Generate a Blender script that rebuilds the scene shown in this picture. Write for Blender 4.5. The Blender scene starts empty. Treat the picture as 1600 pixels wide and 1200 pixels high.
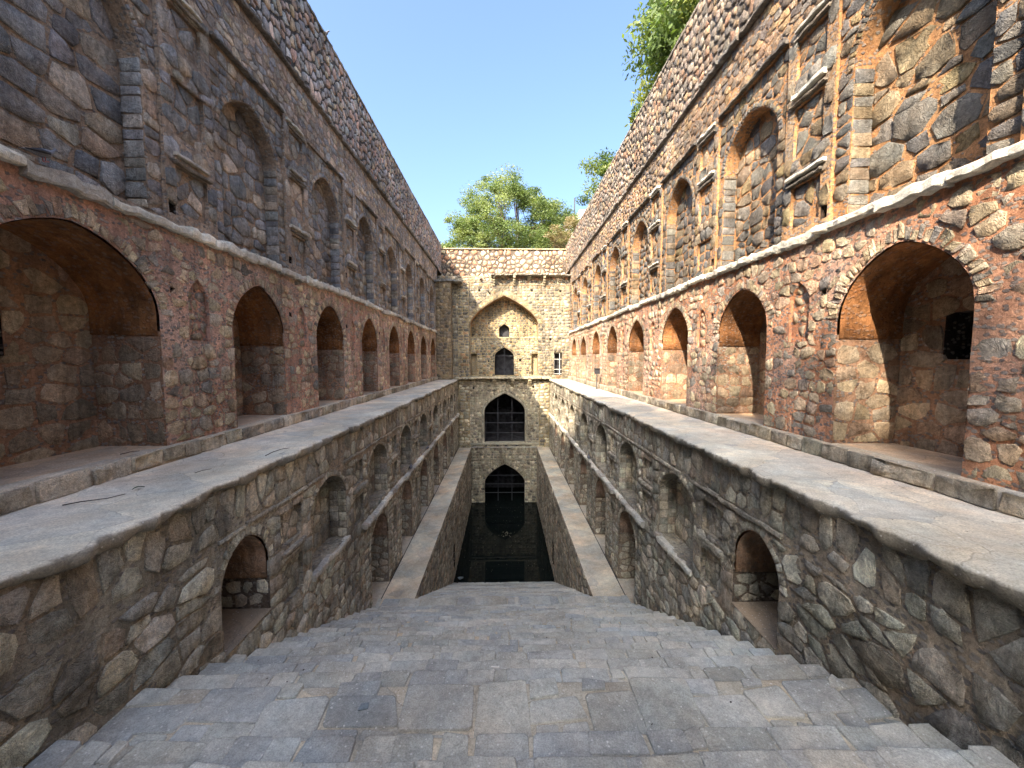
import bpy, math, random
import numpy as np
from mathutils import Vector, kdtree
from mathutils.geometry import delaunay_2d_cdt

random.seed(7)
RNG = np.random.default_rng(7)
R = math.radians
sc = bpy.context.scene
col = sc.collection

# ------------------------------------------------------------------ camera, sky, sun, exposure
cam_d = bpy.data.cameras.new('camera')
cam = bpy.data.objects.new('camera', cam_d)
col.objects.link(cam)
cam_d.sensor_width = 36.0
cam_d.lens = 13.5
cam_d.clip_start = 0.05
cam_d.clip_end = 3000
cam.location = (0, 0, 0)
cam.rotation_euler = (R(90 - 3.7), 0, R(-1.2))
sc.camera = cam

SUN_TRAVEL = Vector((1.0, 1.9, -1.63)).normalized()
SUN_EL = math.asin(-SUN_TRAVEL.z)
SUN_AZ = math.atan2(-SUN_TRAVEL.x, -SUN_TRAVEL.y)
world = bpy.data.worlds.new('World')
sc.world = world
world.use_nodes = True
wn = world.node_tree
sky = wn.nodes.new('ShaderNodeTexSky')
sky.sky_type = 'NISHITA'
sky.sun_disc = False
sky.sun_elevation = SUN_EL
sky.sun_rotation = SUN_AZ
sky.air_density = 1.0
sky.dust_density = 6.5
sky.ozone_density = 4.5
bg = wn.nodes['Background']
bg.inputs['Strength'].default_value = 0.125
skyt = wn.nodes.new('ShaderNodeMix')          # hazy city air: a touch less green
skyt.data_type = 'RGBA'; skyt.blend_type = 'MULTIPLY'; skyt.inputs['Factor'].default_value = 1.0
skyt.inputs['B'].default_value = (0.95, 0.955, 0.96, 1)
wn.links.new(sky.outputs['Color'], skyt.inputs['A'])
wn.links.new(skyt.outputs['Result'], bg.inputs['Color'])
sun_d = bpy.data.lights.new('sun', 'SUN')
sun_d.energy = 2.7
sun_d.angle = R(0.55)
sun_d.color = (1.0, 0.84, 0.66)
sun = bpy.data.objects.new('sun', sun_d)
col.objects.link(sun)
sun.rotation_euler = SUN_TRAVEL.to_track_quat('-Z', 'Y').to_euler()
sc.view_settings.view_transform = 'Standard'
sc.view_settings.look = 'None'
sc.view_settings.exposure = 2.25
sc.view_settings.gamma = 1.0
sc.cycles.diffuse_bounces = 8
sc.cycles.max_bounces = 12
sc.view_settings.use_curve_mapping = False

# ------------------------------------------------------------------ camera model for sizing pieces
_th, _ps = R(3.7), R(1.2)
CF = np.array([math.sin(_ps) * math.cos(_th), math.cos(_ps) * math.cos(_th), -math.sin(_th)])
CR = np.array([math.cos(_ps), -math.sin(_ps), 0.0])
CU = np.cross(CR, CF)

def pixels(P):
    z = P @ CF
    zz = np.where(z < 0.2, 0.2, z)
    return np.stack([800 + 600 * (P @ CR) / zz, 600 - 600 * (P @ CU) / zz], -1), z

# ------------------------------------------------------------------ small maths
def lin(c):
    c = np.asarray(c, float) / 255.0
    return np.where(c <= 0.04045, c / 12.92, ((c + 0.055) / 1.055) ** 2.4)

def hash3(i, j, k, seed):
    n = (i * 73856093) ^ (j * 19349663) ^ (k * 83492791) ^ (seed * 2654435761)
    n = (n ^ (n >> 13)) * 1274126177
    n = n & 0x7fffffff
    n = (n ^ (n >> 11)) * 668265263 & 0x7fffffff
    return n / float(0x7fffffff)

def vnoise(P, f, seed=0):
    P = np.asarray(P, float) * f
    i = np.floor(P).astype(np.int64)
    u = P - i
    u = u * u * (3 - 2 * u)
    out = 0
    for a in (0, 1):
        for b in (0, 1):
            for c in (0, 1):
                w = (u[..., 0] if a else 1 - u[..., 0]) * (u[..., 1] if b else 1 - u[..., 1]) * (u[..., 2] if c else 1 - u[..., 2])
                out = out + w * hash3(i[..., 0] + a, i[..., 1] + b, i[..., 2] + c, seed)
    return out * 2 - 1

def fbm(P, f, seed=0, o=3):
    s, a, t = 0, 1.0, 0
    for k in range(o):
        s = s + a * vnoise(P, f * 2 ** k, seed + k * 17)
        t += a
        a *= 0.5
    return s / t

# ------------------------------------------------------------------ materials
def nodes_mat(name):
    m = bpy.data.materials.new(name)
    m.use_nodes = True
    nt = m.node_tree
    return m, nt, nt.nodes['Principled BSDF']

def N(nt, t, **kw):
    n = nt.nodes.new(t)
    for k, v in kw.items():
        if k.startswith('i_'):
            n.inputs[k[2:].replace('_', ' ')].default_value = v
        else:
            setattr(n, k, v)
    return n

def ramp(nt, src, stops):
    r = nt.nodes.new('ShaderNodeValToRGB')
    el = r.color_ramp.elements
    while len(el) < len(stops):
        el.new(0.5)
    for e, (p, c) in zip(el, stops):
        e.position = p
        e.color = (c, c, c, 1) if not isinstance(c, (tuple, list)) else (*c, 1)
    nt.links.new(src, r.inputs[0])
    return r.outputs['Color']

def mul(nt, a, b, fac=1.0, mode='MULTIPLY'):
    m = nt.nodes.new('ShaderNodeMix')
    m.data_type = 'RGBA'
    m.blend_type = mode
    if isinstance(fac, float):
        m.inputs['Factor'].default_value = fac
    else:
        nt.links.new(fac, m.inputs['Factor'])
    for s, x in ((m.inputs['A'], a), (m.inputs['B'], b)):
        if isinstance(x, tuple):
            s.default_value = (*x, 1)
        else:
            nt.links.new(x, s)
    return m.outputs['Result']

def rock_mat(name, f1=3.0, f2=22.0, f3=90.0, contrast=(0.62, 1.3), bump=0.6, bdist=0.02, speck=0.0, lichen=0.0,
             stain=0.35, stretch=(1, 1, 1), rough=0.92, chips=0.0, crack=0.0, streak=0.0, joints=0.0, tone_=(1.3, 1.32, 1.24)):
    """colour comes from the vertex attribute Col, weathered by noises; relief from noise and fine cracks"""
    m, nt, bs = nodes_mat(name)
    L = nt.links
    at = N(nt, 'ShaderNodeAttribute', attribute_name='Col')
    geo = N(nt, 'ShaderNodeNewGeometry')
    mp = N(nt, 'ShaderNodeMapping')
    mp.inputs['Scale'].default_value = stretch
    L.new(geo.outputs['Position'], mp.inputs['Vector'])
    def noise(f, det=4, rg=0.6, dis=0.0):
        n = N(nt, 'ShaderNodeTexNoise')
        n.inputs['Scale'].default_value = f
        n.inputs['Detail'].default_value = det
        n.inputs['Roughness'].default_value = rg
        n.inputs['Distortion'].default_value = dis
        L.new(mp.outputs[0], n.inputs['Vector'])
        return n
    n1, n2, n3 = noise(f1, 3), noise(f2, 5, 0.7, 0.6), noise(f3, 3, 0.7)
    c = mul(nt, at.outputs['Color'], ramp(nt, n2.outputs[0], [(0.28, contrast[0]), (0.72, contrast[1])]))
    c = mul(nt, c, ramp(nt, n3.outputs[0], [(0.3, 0.72), (0.7, 1.28)]))
    # old stains of their own shape
    n0 = noise(0.55, 6, 0.65, 0.5)
    c = mul(nt, c, ramp(nt, n0.outputs[0], [(0.38, 1 - stain), (0.62, 1.0 + 0.25 * stain)]))
    if streak:
        ms_ = N(nt, 'ShaderNodeMapping'); ms_.inputs['Scale'].default_value = (3.2, 3.2, 0.3); L.new(geo.outputs['Position'], ms_.inputs['Vector'])
        ns = N(nt, 'ShaderNodeTexNoise'); ns.inputs['Scale'].default_value = 1.6; ns.inputs['Detail'].default_value = 6; ns.inputs['Roughness'].default_value = 0.65
        L.new(ms_.outputs[0], ns.inputs['Vector'])
        c = mul(nt, c, ramp(nt, ns.outputs[0], [(0.36, 1 - streak), (0.56, 1.0)]))
    if joints:     # old lime screed over slabs: faint per-slab tone and broken cracks
        vj = N(nt, 'ShaderNodeTexVoronoi'); vj.inputs['Scale'].default_value = 1.5
        wj = N(nt, 'ShaderNodeVectorMath', operation='SCALE'); wj.inputs['Scale'].default_value = 0.35
        L.new(n1.outputs['Color'], wj.inputs[0]); aj = N(nt, 'ShaderNodeVectorMath', operation='ADD'); L.new(mp.outputs[0], aj.inputs[0]); L.new(wj.outputs[0], aj.inputs[1])
        L.new(aj.outputs[0], vj.inputs['Vector'])
        ve = N(nt, 'ShaderNodeTexVoronoi'); ve.feature = 'DISTANCE_TO_EDGE'; ve.inputs['Scale'].default_value = 1.5; L.new(aj.outputs[0], ve.inputs['Vector'])
        sj = N(nt, 'ShaderNodeSeparateColor'); L.new(vj.outputs['Color'], sj.inputs[0])
        c = mul(nt, c, ramp(nt, sj.outputs[0], [(0.0, (0.8, 0.83, 0.88)), (1.0, (1.1, 1.06, 1.0))]))
        crk = ramp(nt, ve.outputs['Distance'], [(0.004, 0.5), (0.016, 1.0)])
        msk = ramp(nt, n2.outputs[0], [(0.44, 0.0), (0.58, joints * 0.8)])
        c = mul(nt, c, crk, msk)
    # slight hue shift between warm and cool patches
    hue = ramp(nt, n1.outputs[0], [(0.35, (1.06, 0.99, 0.92)), (0.65, (0.96, 1.0, 1.03))])
    c = mul(nt, c, hue)
    c = mul(nt, c, tone_)
    if lichen:
        nl = noise(14.0, 6, 0.75, 1.5)
        f = ramp(nt, nl.outputs[0], [(0.60, 0.0), (0.68, lichen)])
        c = mul(nt, c, tuple(lin((190, 184, 168))), f, 'MIX')
    if speck:
        v = N(nt, 'ShaderNodeTexVoronoi')
        v.inputs['Scale'].default_value = 13
        L.new(mp.outputs[0], v.inputs['Vector'])
        f = ramp(nt, v.outputs['Distance'], [(0.10, speck), (0.15, 0.0)])
        c = mul(nt, c, tuple(lin((222, 220, 212))), f, 'MIX')
    hsrc = None
    if chips:      # small pinning stones bedded in the mortar, 4-8 cm
        v = N(nt, 'ShaderNodeTexVoronoi'); v.inputs['Scale'].default_value = 13
        wv = N(nt, 'ShaderNodeVectorMath', operation='ADD')
        wsc = N(nt, 'ShaderNodeVectorMath', operation='SCALE'); wsc.inputs['Scale'].default_value = 0.05
        L.new(n2.outputs['Color'], wsc.inputs[0]); L.new(mp.outputs[0], wv.inputs[0]); L.new(wsc.outputs[0], wv.inputs[1])
        st_ = N(nt, 'ShaderNodeMapping'); st_.inputs['Scale'].default_value = (1, 1, 1.5); L.new(wv.outputs[0], st_.inputs['Vector'])
        L.new(st_.outputs[0], v.inputs['Vector'])
        inside = ramp(nt, v.outputs['Distance'], [(0.36, 1.0), (0.52, 0.0)])
        sep = N(nt, 'ShaderNodeSeparateColor'); L.new(v.outputs['Color'], sep.inputs[0])
        pick = ramp(nt, sep.outputs[0], [(0.42, 0.0), (0.5, 1.0)])
        fac = mul(nt, inside, pick)
        tone = ramp(nt, sep.outputs[1], [(0.0, (0.16, 0.15, 0.145)), (0.5, (0.27, 0.25, 0.225)), (1.0, (0.42, 0.39, 0.34))])
        sf = N(nt, 'ShaderNodeMath', operation='MULTIPLY'); L.new(fac, sf.inputs[0]); sf.inputs[1].default_value = chips
        c = mul(nt, c, tone, sf.outputs[0], 'MIX')
        hsrc = fac
    L.new(c, bs.inputs['Base Color'])
    bs.inputs['Roughness'].default_value = rough
    bs.inputs['Specular IOR Level'].default_value = 0.25
    # relief
    ad = N(nt, 'ShaderNodeMath', operation='MULTIPLY_ADD')
    L.new(n2.outputs[0], ad.inputs[0]); ad.inputs[1].default_value = 1.0
    m3 = N(nt, 'ShaderNodeMath', operation='MULTIPLY')
    L.new(n3.outputs[0], m3.inputs[0]); m3.inputs[1].default_value = 0.35
    L.new(m3.outputs[0], ad.inputs[2])
    hout = ad.outputs[0]
    if hsrc is not None:
        a2 = N(nt, 'ShaderNodeMath', operation='MULTIPLY_ADD'); L.new(hsrc, a2.inputs[0]); a2.inputs[1].default_value = 0.45; L.new(hout, a2.inputs[2]); hout = a2.outputs[0]
    if crack:      # broken bedding planes: terraced noise
        nk = noise(5.5, 4, 0.6, 0.8)
        ms = N(nt, 'ShaderNodeMath', operation='MULTIPLY'); L.new(nk.outputs[0], ms.inputs[0]); ms.inputs[1].default_value = 9.0
        sn = N(nt, 'ShaderNodeMath', operation='PINGPONG'); L.new(ms.outputs[0], sn.inputs[0]); sn.inputs[1].default_value = 0.5
        a3 = N(nt, 'ShaderNodeMath', operation='MULTIPLY_ADD'); L.new(sn.outputs[0], a3.inputs[0]); a3.inputs[1].default_value = crack; L.new(hout, a3.inputs[2]); hout = a3.outputs[0]
    bp = N(nt, 'ShaderNodeBump')
    bp.inputs['Strength'].default_value = bump
    bp.inputs['Distance'].default_value = bdist
    L.new(hout, bp.inputs['Height'])
    L.new(bp.outputs[0], bs.inputs['Normal'])
    return m

M = {}
M['stone'] = rock_mat('weathered_stone', bump=1.0, bdist=0.035, lichen=0.45, f2=14, contrast=(0.64, 1.75), crack=0.6, streak=0.35)
M['mortar'] = rock_mat('lime_mortar', f2=18, f3=110, bump=1.0, bdist=0.05, contrast=(0.68, 1.62), stain=0.4, chips=0.85, streak=0.35)
M['plaster'] = rock_mat('old_plaster', f2=9, f3=60, bump=0.8, bdist=0.04, contrast=(0.6, 1.3), stain=0.6, chips=0.25, streak=0.4)
M['slab'] = rock_mat('limewashed_slab', f2=10, bump=0.9, bdist=0.03, lichen=0.75, contrast=(0.6, 1.3))
M['floor'] = rock_mat('trodden_lime_floor', f1=1.4, f2=6, f3=55, bump=0.7, bdist=0.015, contrast=(0.78, 1.16), speck=0.5, stain=0.28, joints=0.9, tone_=(1.08, 1.12, 1.05))
M['flag'] = rock_mat('grey_flagstone', f1=1.2, f2=12, f3=75, bump=0.8, bdist=0.015, contrast=(0.74, 1.2), speck=0.6, stain=0.3, crack=0.4, tone_=(1.12, 1.11, 1.0))

def plain(name, c, rough=0.6, metal=0.0, spec=0.4, noise=0.25, f=30):
    m, nt, bs = nodes_mat(name)
    geo = N(nt, 'ShaderNodeNewGeometry')
    n = N(nt, 'ShaderNodeTexNoise'); n.inputs['Scale'].default_value = f; n.inputs['Detail'].default_value = 4
    nt.links.new(geo.outputs['Position'], n.inputs['Vector'])
    c2 = mul(nt, tuple(lin(c)), ramp(nt, n.outputs[0], [(0.3, 1 - noise), (0.7, 1 + noise)]))
    nt.links.new(c2, bs.inputs['Base Color'])
    bs.inputs['Roughness'].default_value = rough
    bs.inputs['Metallic'].default_value = metal
    bs.inputs['Specular IOR Level'].default_value = spec
    return m
M['iron'] = plain('grey_painted_iron', (66, 68, 72), 0.6, 0.2)
M['whiteiron'] = plain('pale_painted_iron', (190, 188, 180), 0.5)
M['dark'] = plain('shade_dark_stone', (66, 66, 68), 0.95, 0, 0.1, 0.4, 3)  # darkened tone paints in the deep shade of openings, chambers and gaps
M['bark'] = plain('tree_bark', (88, 74, 60), 0.95, 0, 0.2, 0.4, 8)
M['twig'] = plain('dry_twig', (50, 38, 32), 0.9)
M['white'] = plain('whitewashed_wall', (222, 222, 220), 0.8, 0, 0.3, 0.06, 0.4)
M['glass'] = plain('dark_window_glass', (70, 80, 90), 0.15, 0, 0.6, 0.1, 0.5)
M['pigeon'] = plain('pigeon_grey_feathers', (112, 113, 118), 0.7, 0, 0.3, 0.25, 60)
M['pigeondark'] = plain('pigeon_dark_feathers', (52, 52, 56), 0.6, 0, 0.3, 0.3, 60)
M['foot'] = plain('bird_foot', (170, 80, 70), 0.6)
M['blue'] = plain('blue_plastic', (112, 122, 126), 0.7)
M['paper'] = plain('white_paper', (225, 222, 214), 0.7, 0, 0.3, 0.05)
M['ground'] = plain('dry_earth', (140, 122, 96), 0.95, 0, 0.1, 0.35, 1.2)
M['leafdebris'] = plain('fallen_leaf', (66, 80, 52), 0.6)
M['pale'] = plain('floating_leaf', (128, 120, 98), 0.7, 0, 0.3, 0.4, 12)

def leaf_mat(name, base, trans):
    m, nt, bs = nodes_mat(name)
    at = N(nt, 'ShaderNodeAttribute', attribute_name='Col')
    nt.links.new(at.outputs['Color'], bs.inputs['Base Color'])
    bs.inputs['Roughness'].default_value = 0.5
    bs.inputs['Specular IOR Level'].default_value = 0.35
    tr = N(nt, 'ShaderNodeBsdfTranslucent')
    c = mul(nt, at.outputs['Color'], trans)
    nt.links.new(c, tr.inputs['Color'])
    mx = N(nt, 'ShaderNodeMixShader'); mx.inputs[0].default_value = 0.35
    out = nt.nodes['Material Output']
    nt.links.new(bs.outputs[0], mx.inputs[1]); nt.links.new(tr.outputs[0], mx.inputs[2])
    nt.links.new(mx.outputs[0], out.inputs['Surface'])
    return m
M['leaf'] = leaf_mat('green_foliage', None, (1.6, 1.7, 0.7))

m, nt, bs = nodes_mat('still_dark_water')
bs.inputs['Base Color'].default_value = (0.006, 0.009, 0.008, 1)
bs.inputs['Roughness'].default_value = 0.012
bs.inputs['IOR'].default_value = 1.22
nw = N(nt, 'ShaderNodeTexNoise'); nw.inputs['Scale'].default_value = 3.0
gw = N(nt, 'ShaderNodeNewGeometry'); nt.links.new(gw.outputs['Position'], nw.inputs['Vector'])
bw = N(nt, 'ShaderNodeBump'); bw.inputs['Strength'].default_value = 0.008; bw.inputs['Distance'].default_value = 0.02
nt.links.new(nw.outputs[0], bw.inputs['Height']); nt.links.new(bw.outputs[0], bs.inputs['Normal'])
M['water'] = m

# ------------------------------------------------------------------ object helpers
def thing(name, label, cat, loc=(0, 0, 0), group=None, kind=None):
    o = bpy.data.objects.new(name, None)
    o.empty_display_size = 0.2
    col.objects.link(o)
    o.location = loc
    if kind:
        o['kind'] = kind
    else:
        o['label'] = label; o['category'] = cat
    if label: o['label'] = label
    if group: o['group'] = group
    return o

def tag(o, label, cat, group=None):
    o['label'] = label; o['category'] = cat
    if group: o['group'] = group
    return o

def mesh_obj(name, V, F, mat, parent=None, cols=None, smooth=True, origin=None, kind=None, label=None):
    """V (n,3) world coordinates, F list/array of faces, cols (n,3) linear"""
    V = np.asarray(V, np.float32)
    if origin is None:
        origin = V.mean(0) if parent is not None else np.zeros(3)
    origin = np.asarray(origin, np.float32)
    me = bpy.data.meshes.new(name)
    if isinstance(F, np.ndarray):
        nf, k = F.shape
        me.vertices.add(len(V)); me.vertices.foreach_set('co', (V - origin).ravel())
        me.loops.add(nf * k); me.loops.foreach_set('vertex_index', F.ravel().astype(np.int32))
        me.polygons.add(nf); me.polygons.foreach_set('loop_start', np.arange(0, nf * k, k, dtype=np.int32))
        me.update(calc_edges=True)
    else:
        me.from_pydata((V - origin).tolist(), [], [list(map(int, f)) for f in F])
    if smooth:
        me.polygons.foreach_set('use_smooth', np.ones(len(me.polygons), dtype=bool))
    if cols is not None:
        a = me.color_attributes.new('Col', 'FLOAT_COLOR', 'POINT')
        c4 = np.ones((len(V), 4), np.float32); c4[:, :3] = cols
        a.data.foreach_set('color', c4.ravel())
    me.materials.append(mat)
    me.validate()
    o = bpy.data.objects.new(name, me)
    col.objects.link(o)
    p = np.zeros(3)
    if parent is not None:
        o.parent = parent
        q = parent
        while q is not None:
            p = p + np.array(q.location); q = q.parent
    o.location = tuple(origin - p)
    if kind: o['kind'] = kind
    if label: o['label'] = label
    return o

class MB:
    """collects simple shapes into one mesh"""
    def __init__(s): s.v, s.f, s.c = [], [], []
    def add(s, V, F, c=None):
        b = len(s.v)
        s.v += [tuple(map(float, p)) for p in V]
        s.f += [tuple(int(i) + b for i in f) for f in F]
        s.c += [tuple(c) if c is not None else (0.5, 0.5, 0.5)] * len(V)
        return s
    def box(s, x0, x1, y0, y1, z0, z1, c=None):
        V = [(x, y, z) for x in (x0, x1) for y in (y0, y1) for z in (z0, z1)]
        F = [(0, 1, 3, 2), (4, 6, 7, 5), (0, 4, 5, 1), (2, 3, 7, 6), (0, 2, 6, 4), (1, 5, 7, 3)]
        return s.add(V, F, c)
    def tube(s, pts, rad, n=8, c=None, cap=True):
        pts = [np.array(p, float) for p in pts]
        rad = rad if isinstance(rad, (list, tuple)) else [rad] * len(pts)
        V, F = [], []
        for i, p in enumerate(pts):
            d = pts[min(i + 1, len(pts) - 1)] - pts[max(i - 1, 0)]
            d /= (np.linalg.norm(d) + 1e-9)
            a = np.cross(d, (0, 0, 1.0)) if abs(d[2]) < 0.9 else np.cross(d, (1.0, 0, 0))
            a /= np.linalg.norm(a); b = np.cross(d, a)
            for k in range(n):
                t = 2 * math.pi * k / n
                V.append(p + rad[i] * (a * math.cos(t) + b * math.sin(t)))
        for i in range(len(pts) - 1):
            for k in range(n):
                F.append((i * n + k, i * n + (k + 1) % n, (i + 1) * n + (k + 1) % n, (i + 1) * n + k))
        if cap:
            F.append(tuple(range(n))); F.append(tuple(range((len(pts) - 1) * n, len(pts) * n)))
        return s.add(V, F, c)
    def build(s, name, mat, parent=None, smooth=False, **kw):
        return mesh_obj(name, np.array(s.v), s.f, mat, parent, cols=np.array(s.c), smooth=smooth, **kw)

# ------------------------------------------------------------------ frames: (s, t, h) -> world
def side_frame(sg, X0):
    return lambda s, t, h: np.stack([sg * (X0 - h) + 0 * s, s + 0 * h, t + 0 * h], -1)
def front_frame(Y0):
    return lambda s, t, h: np.stack([s + 0 * h, Y0 - h + 0 * s, t + 0 * h], -1)
def top_frame(z0):
    return lambda s, t, h: np.stack([s + 0 * h, t + 0 * h, z0 + h + 0 * s], -1)
def jamb_frame(sg, X0, y0, face=-1):
    # s = depth into the wall, t = height; h grows towards -Y (face=-1)
    return lambda s, t, h: np.stack([sg * (X0 + s) + 0 * h, y0 + face * h + 0 * s, t + 0 * h], -1)

# ------------------------------------------------------------------ openings
class Arch:
    def __init__(s, c, w, t0, spring, apex, p=2.2, q=1.0):
        s.c, s.w, s.t0, s.sp, s.ap, s.p, s.q = c, w, t0, spring, apex, p, q
    def half(s, t):
        u = np.clip((t - s.sp) / (s.ap - s.sp), 0, 1)
        return s.w / 2 * (1 - u ** s.p) ** s.q
    def inside(s, a, b, g=0.0):
        # expanded by g
        u = np.clip((b - s.sp) / (s.ap + g - s.sp), 0, 1.0)
        hw = (s.w / 2 + g) * (1 - u ** s.p) ** s.q
        return (b > s.t0 - g) & (b < s.ap + g) & (np.abs(a - s.c) < hw)
    def head(s, n=9, g=0.0):
        th = np.linspace(0, 1, n)
        k = np.cos(th ** 0.9 * math.pi / 2); k[-1] = 0.0
        u = np.clip(1 - k ** (1 / s.q), 0, 1) ** (1 / s.p)
        W, H = s.w / 2 + g, s.ap + g - s.sp
        left = [(s.c - W * kk, s.sp + H * uu) for kk, uu in zip(k, u)]
        right = [(s.c + W * kk, s.sp + H * uu) for kk, uu in zip(k[::-1], u[::-1])][1:]
        return left + right
    def outline(s, n=9, step=0.35):
        m = max(2, int((s.sp - s.t0) / step) + 1)
        up = [(s.c - s.w / 2, t) for t in np.linspace(s.t0, s.sp, m)[:-1]]
        dn = [(s.c + s.w / 2, t) for t in np.linspace(s.sp, s.t0, m)[1:]]
        return up + s.head(n) + dn

class Rect:
    def __init__(s, s0, s1, t0, t1): s.s0, s.s1, s.t0, s.t1 = s0, s1, t0, t1
    def inside(s, a, b, g=0.0):
        return (a > s.s0 - g) & (a < s.s1 + g) & (b > s.t0 - g) & (b < s.t1 + g)
    def outline(s, n=0, step=0.4):
        a = max(2, int((s.s1 - s.s0) / step) + 1); b = max(2, int((s.t1 - s.t0) / step) + 1)
        P = [(s.s0, t) for t in np.linspace(s.t0, s.t1, b)[:-1]] + [(x, s.t1) for x in np.linspace(s.s0, s.s1, a)[:-1]]
        P += [(s.s1, t) for t in np.linspace(s.t1, s.t0, b)[:-1]] + [(x, s.t0) for x in np.linspace(s.s1, s.s0, a)[:-1]]
        return P

class Under:            # everything below a line t = f(s) counts as outside
    def __init__(s, f): s.f = f
    def inside(s, a, b, g=0.0): return b < s.f(a) + g

def region(base, cuts):
    def ok(a, b, g):
        r = base.inside(a, b, -g)
        for c in cuts:
            r = r & ~c.inside(a, b, g)
        return r
    return ok

# ------------------------------------------------------------------ mortar faces
def face_patch(name, fr, base, cuts, parent, colr, sp=0.22, h0=0.0, amp=0.012, mat='mortar', f=2.5, kind=None, colr2=None, sub=None):
    B = base
    def _hit(c):
        if not hasattr(c, 'outline'): return True
        o = np.array(c.outline()); return o[:, 0].max() > B.s0 and o[:, 0].min() < B.s1 and o[:, 1].max() > B.t0 and o[:, 1].min() < B.t1
    cuts = [c for c in cuts if _hit(c)]
    P, E = [], []
    def loop(pts):
        b = len(P)
        P.extend([Vector((float(x), float(y))) for x, y in pts])
        n = len(pts)
        E.extend([(b + i, b + (i + 1) % n) for i in range(n)])
    loop(B.outline(step=sp * 1.5))
    outl = [c for c in cuts if hasattr(c, 'outline')]
    for c in outl:
        loop(c.outline())
    ns = max(1, int((B.s1 - B.s0) / sp)); ntt = max(1, int((B.t1 - B.t0) / sp))
    if ns > 1 and ntt > 1:
        g = np.stack(np.meshgrid(np.linspace(B.s0, B.s1, ns + 1)[1:-1], np.linspace(B.t0, B.t1, ntt + 1)[1:-1]), -1).reshape(-1, 2)
        g = g + RNG.uniform(-sp * 0.25, sp * 0.25, g.shape)
        keep = B.inside(g[:, 0], g[:, 1], -sp * 0.2)
        for c in cuts:
            keep &= ~c.inside(g[:, 0], g[:, 1], sp * 0.2)
        P.extend([Vector((float(x), float(y))) for x, y in g[keep]])
    vs, es, fs, *_ = delaunay_2d_cdt(P, E, [], 0, 1e-5)
    V2 = np.array([(v.x, v.y) for v in vs])
    F = np.array([f for f in fs if len(f) == 3])
    cen = V2[F].mean(1)
    k = B.inside(cen[:, 0], cen[:, 1], 0)
    for c in cuts:
        k &= ~c.inside(cen[:, 0], cen[:, 1], 0)
    F = F[k]
    s, t = V2[:, 0], V2[:, 1]
    W = fr(s, t, np.zeros(len(s)))
    h = h0 + amp * (fbm(W, f, 3) - 0.08) * 1.2 + amp * 0.5 * fbm(W, 7.0, 91, 2)
    W = fr(s, t, h)
    c1 = lin(colr); c2 = lin(colr2 if colr2 is not None else colr)
    k = np.clip(fbm(W, 0.45, 11) * 1.6 + 0.5, 0, 1)[:, None]
    C = (c1 * k + c2 * (1 - k)) * (1 + 0.18 * fbm(W, 1.5, 5))[:, None]
    return mesh_obj(name, W, F, M[mat], parent, cols=C, kind=kind)

def strip(name, fr, pts, h0, h1, parent, colr, n=3, mat='mortar', amp=0.012, closed=False, spring=None, top_col=None, lip=0.0, kind=None):
    """reveal: the outline pts extruded from h0 to h1"""
    pts = np.array(pts, float)
    m = len(pts)
    hs = np.linspace(h0, h1, n + 1)
    S = np.repeat(pts[:, 0][:, None], n + 1, 1); T = np.repeat(pts[:, 1][:, None], n + 1, 1); H = np.repeat(hs[None, :], m, 0)
    W = fr(S.ravel(), T.ravel(), H.ravel())
    d = np.stack([fbm(W, 2.0, 21), fbm(W, 2.0, 31), fbm(W, 2.0, 41)], -1) * amp
    first = np.tile(np.arange(n + 1) == 0, m)
    d[first] *= 0.3
    W = W + d
    F = []
    for i in range(m if closed else m - 1):
        j = (i + 1) % m
        for k in range(n):
            F.append((i * (n + 1) + k, i * (n + 1) + k + 1, j * (n + 1) + k + 1, j * (n + 1) + k))
    C = np.tile(lin(colr), (len(W), 1))
    if top_col is not None:
        up = T.ravel() >= spring - 1e-4
        C[up] = lin(top_col)
    C = C * (1 + 0.2 * fbm(W, 1.3, 9))[:, None]
    return mesh_obj(name, W, np.array(F), M[mat], parent, cols=C, kind=kind)

# ------------------------------------------------------------------ stones
class Batch:
    def __init__(s, V, F, C, cen, px): s.V, s.F, s.C, s.cen, s.px = V, F, C, cen, px

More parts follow.
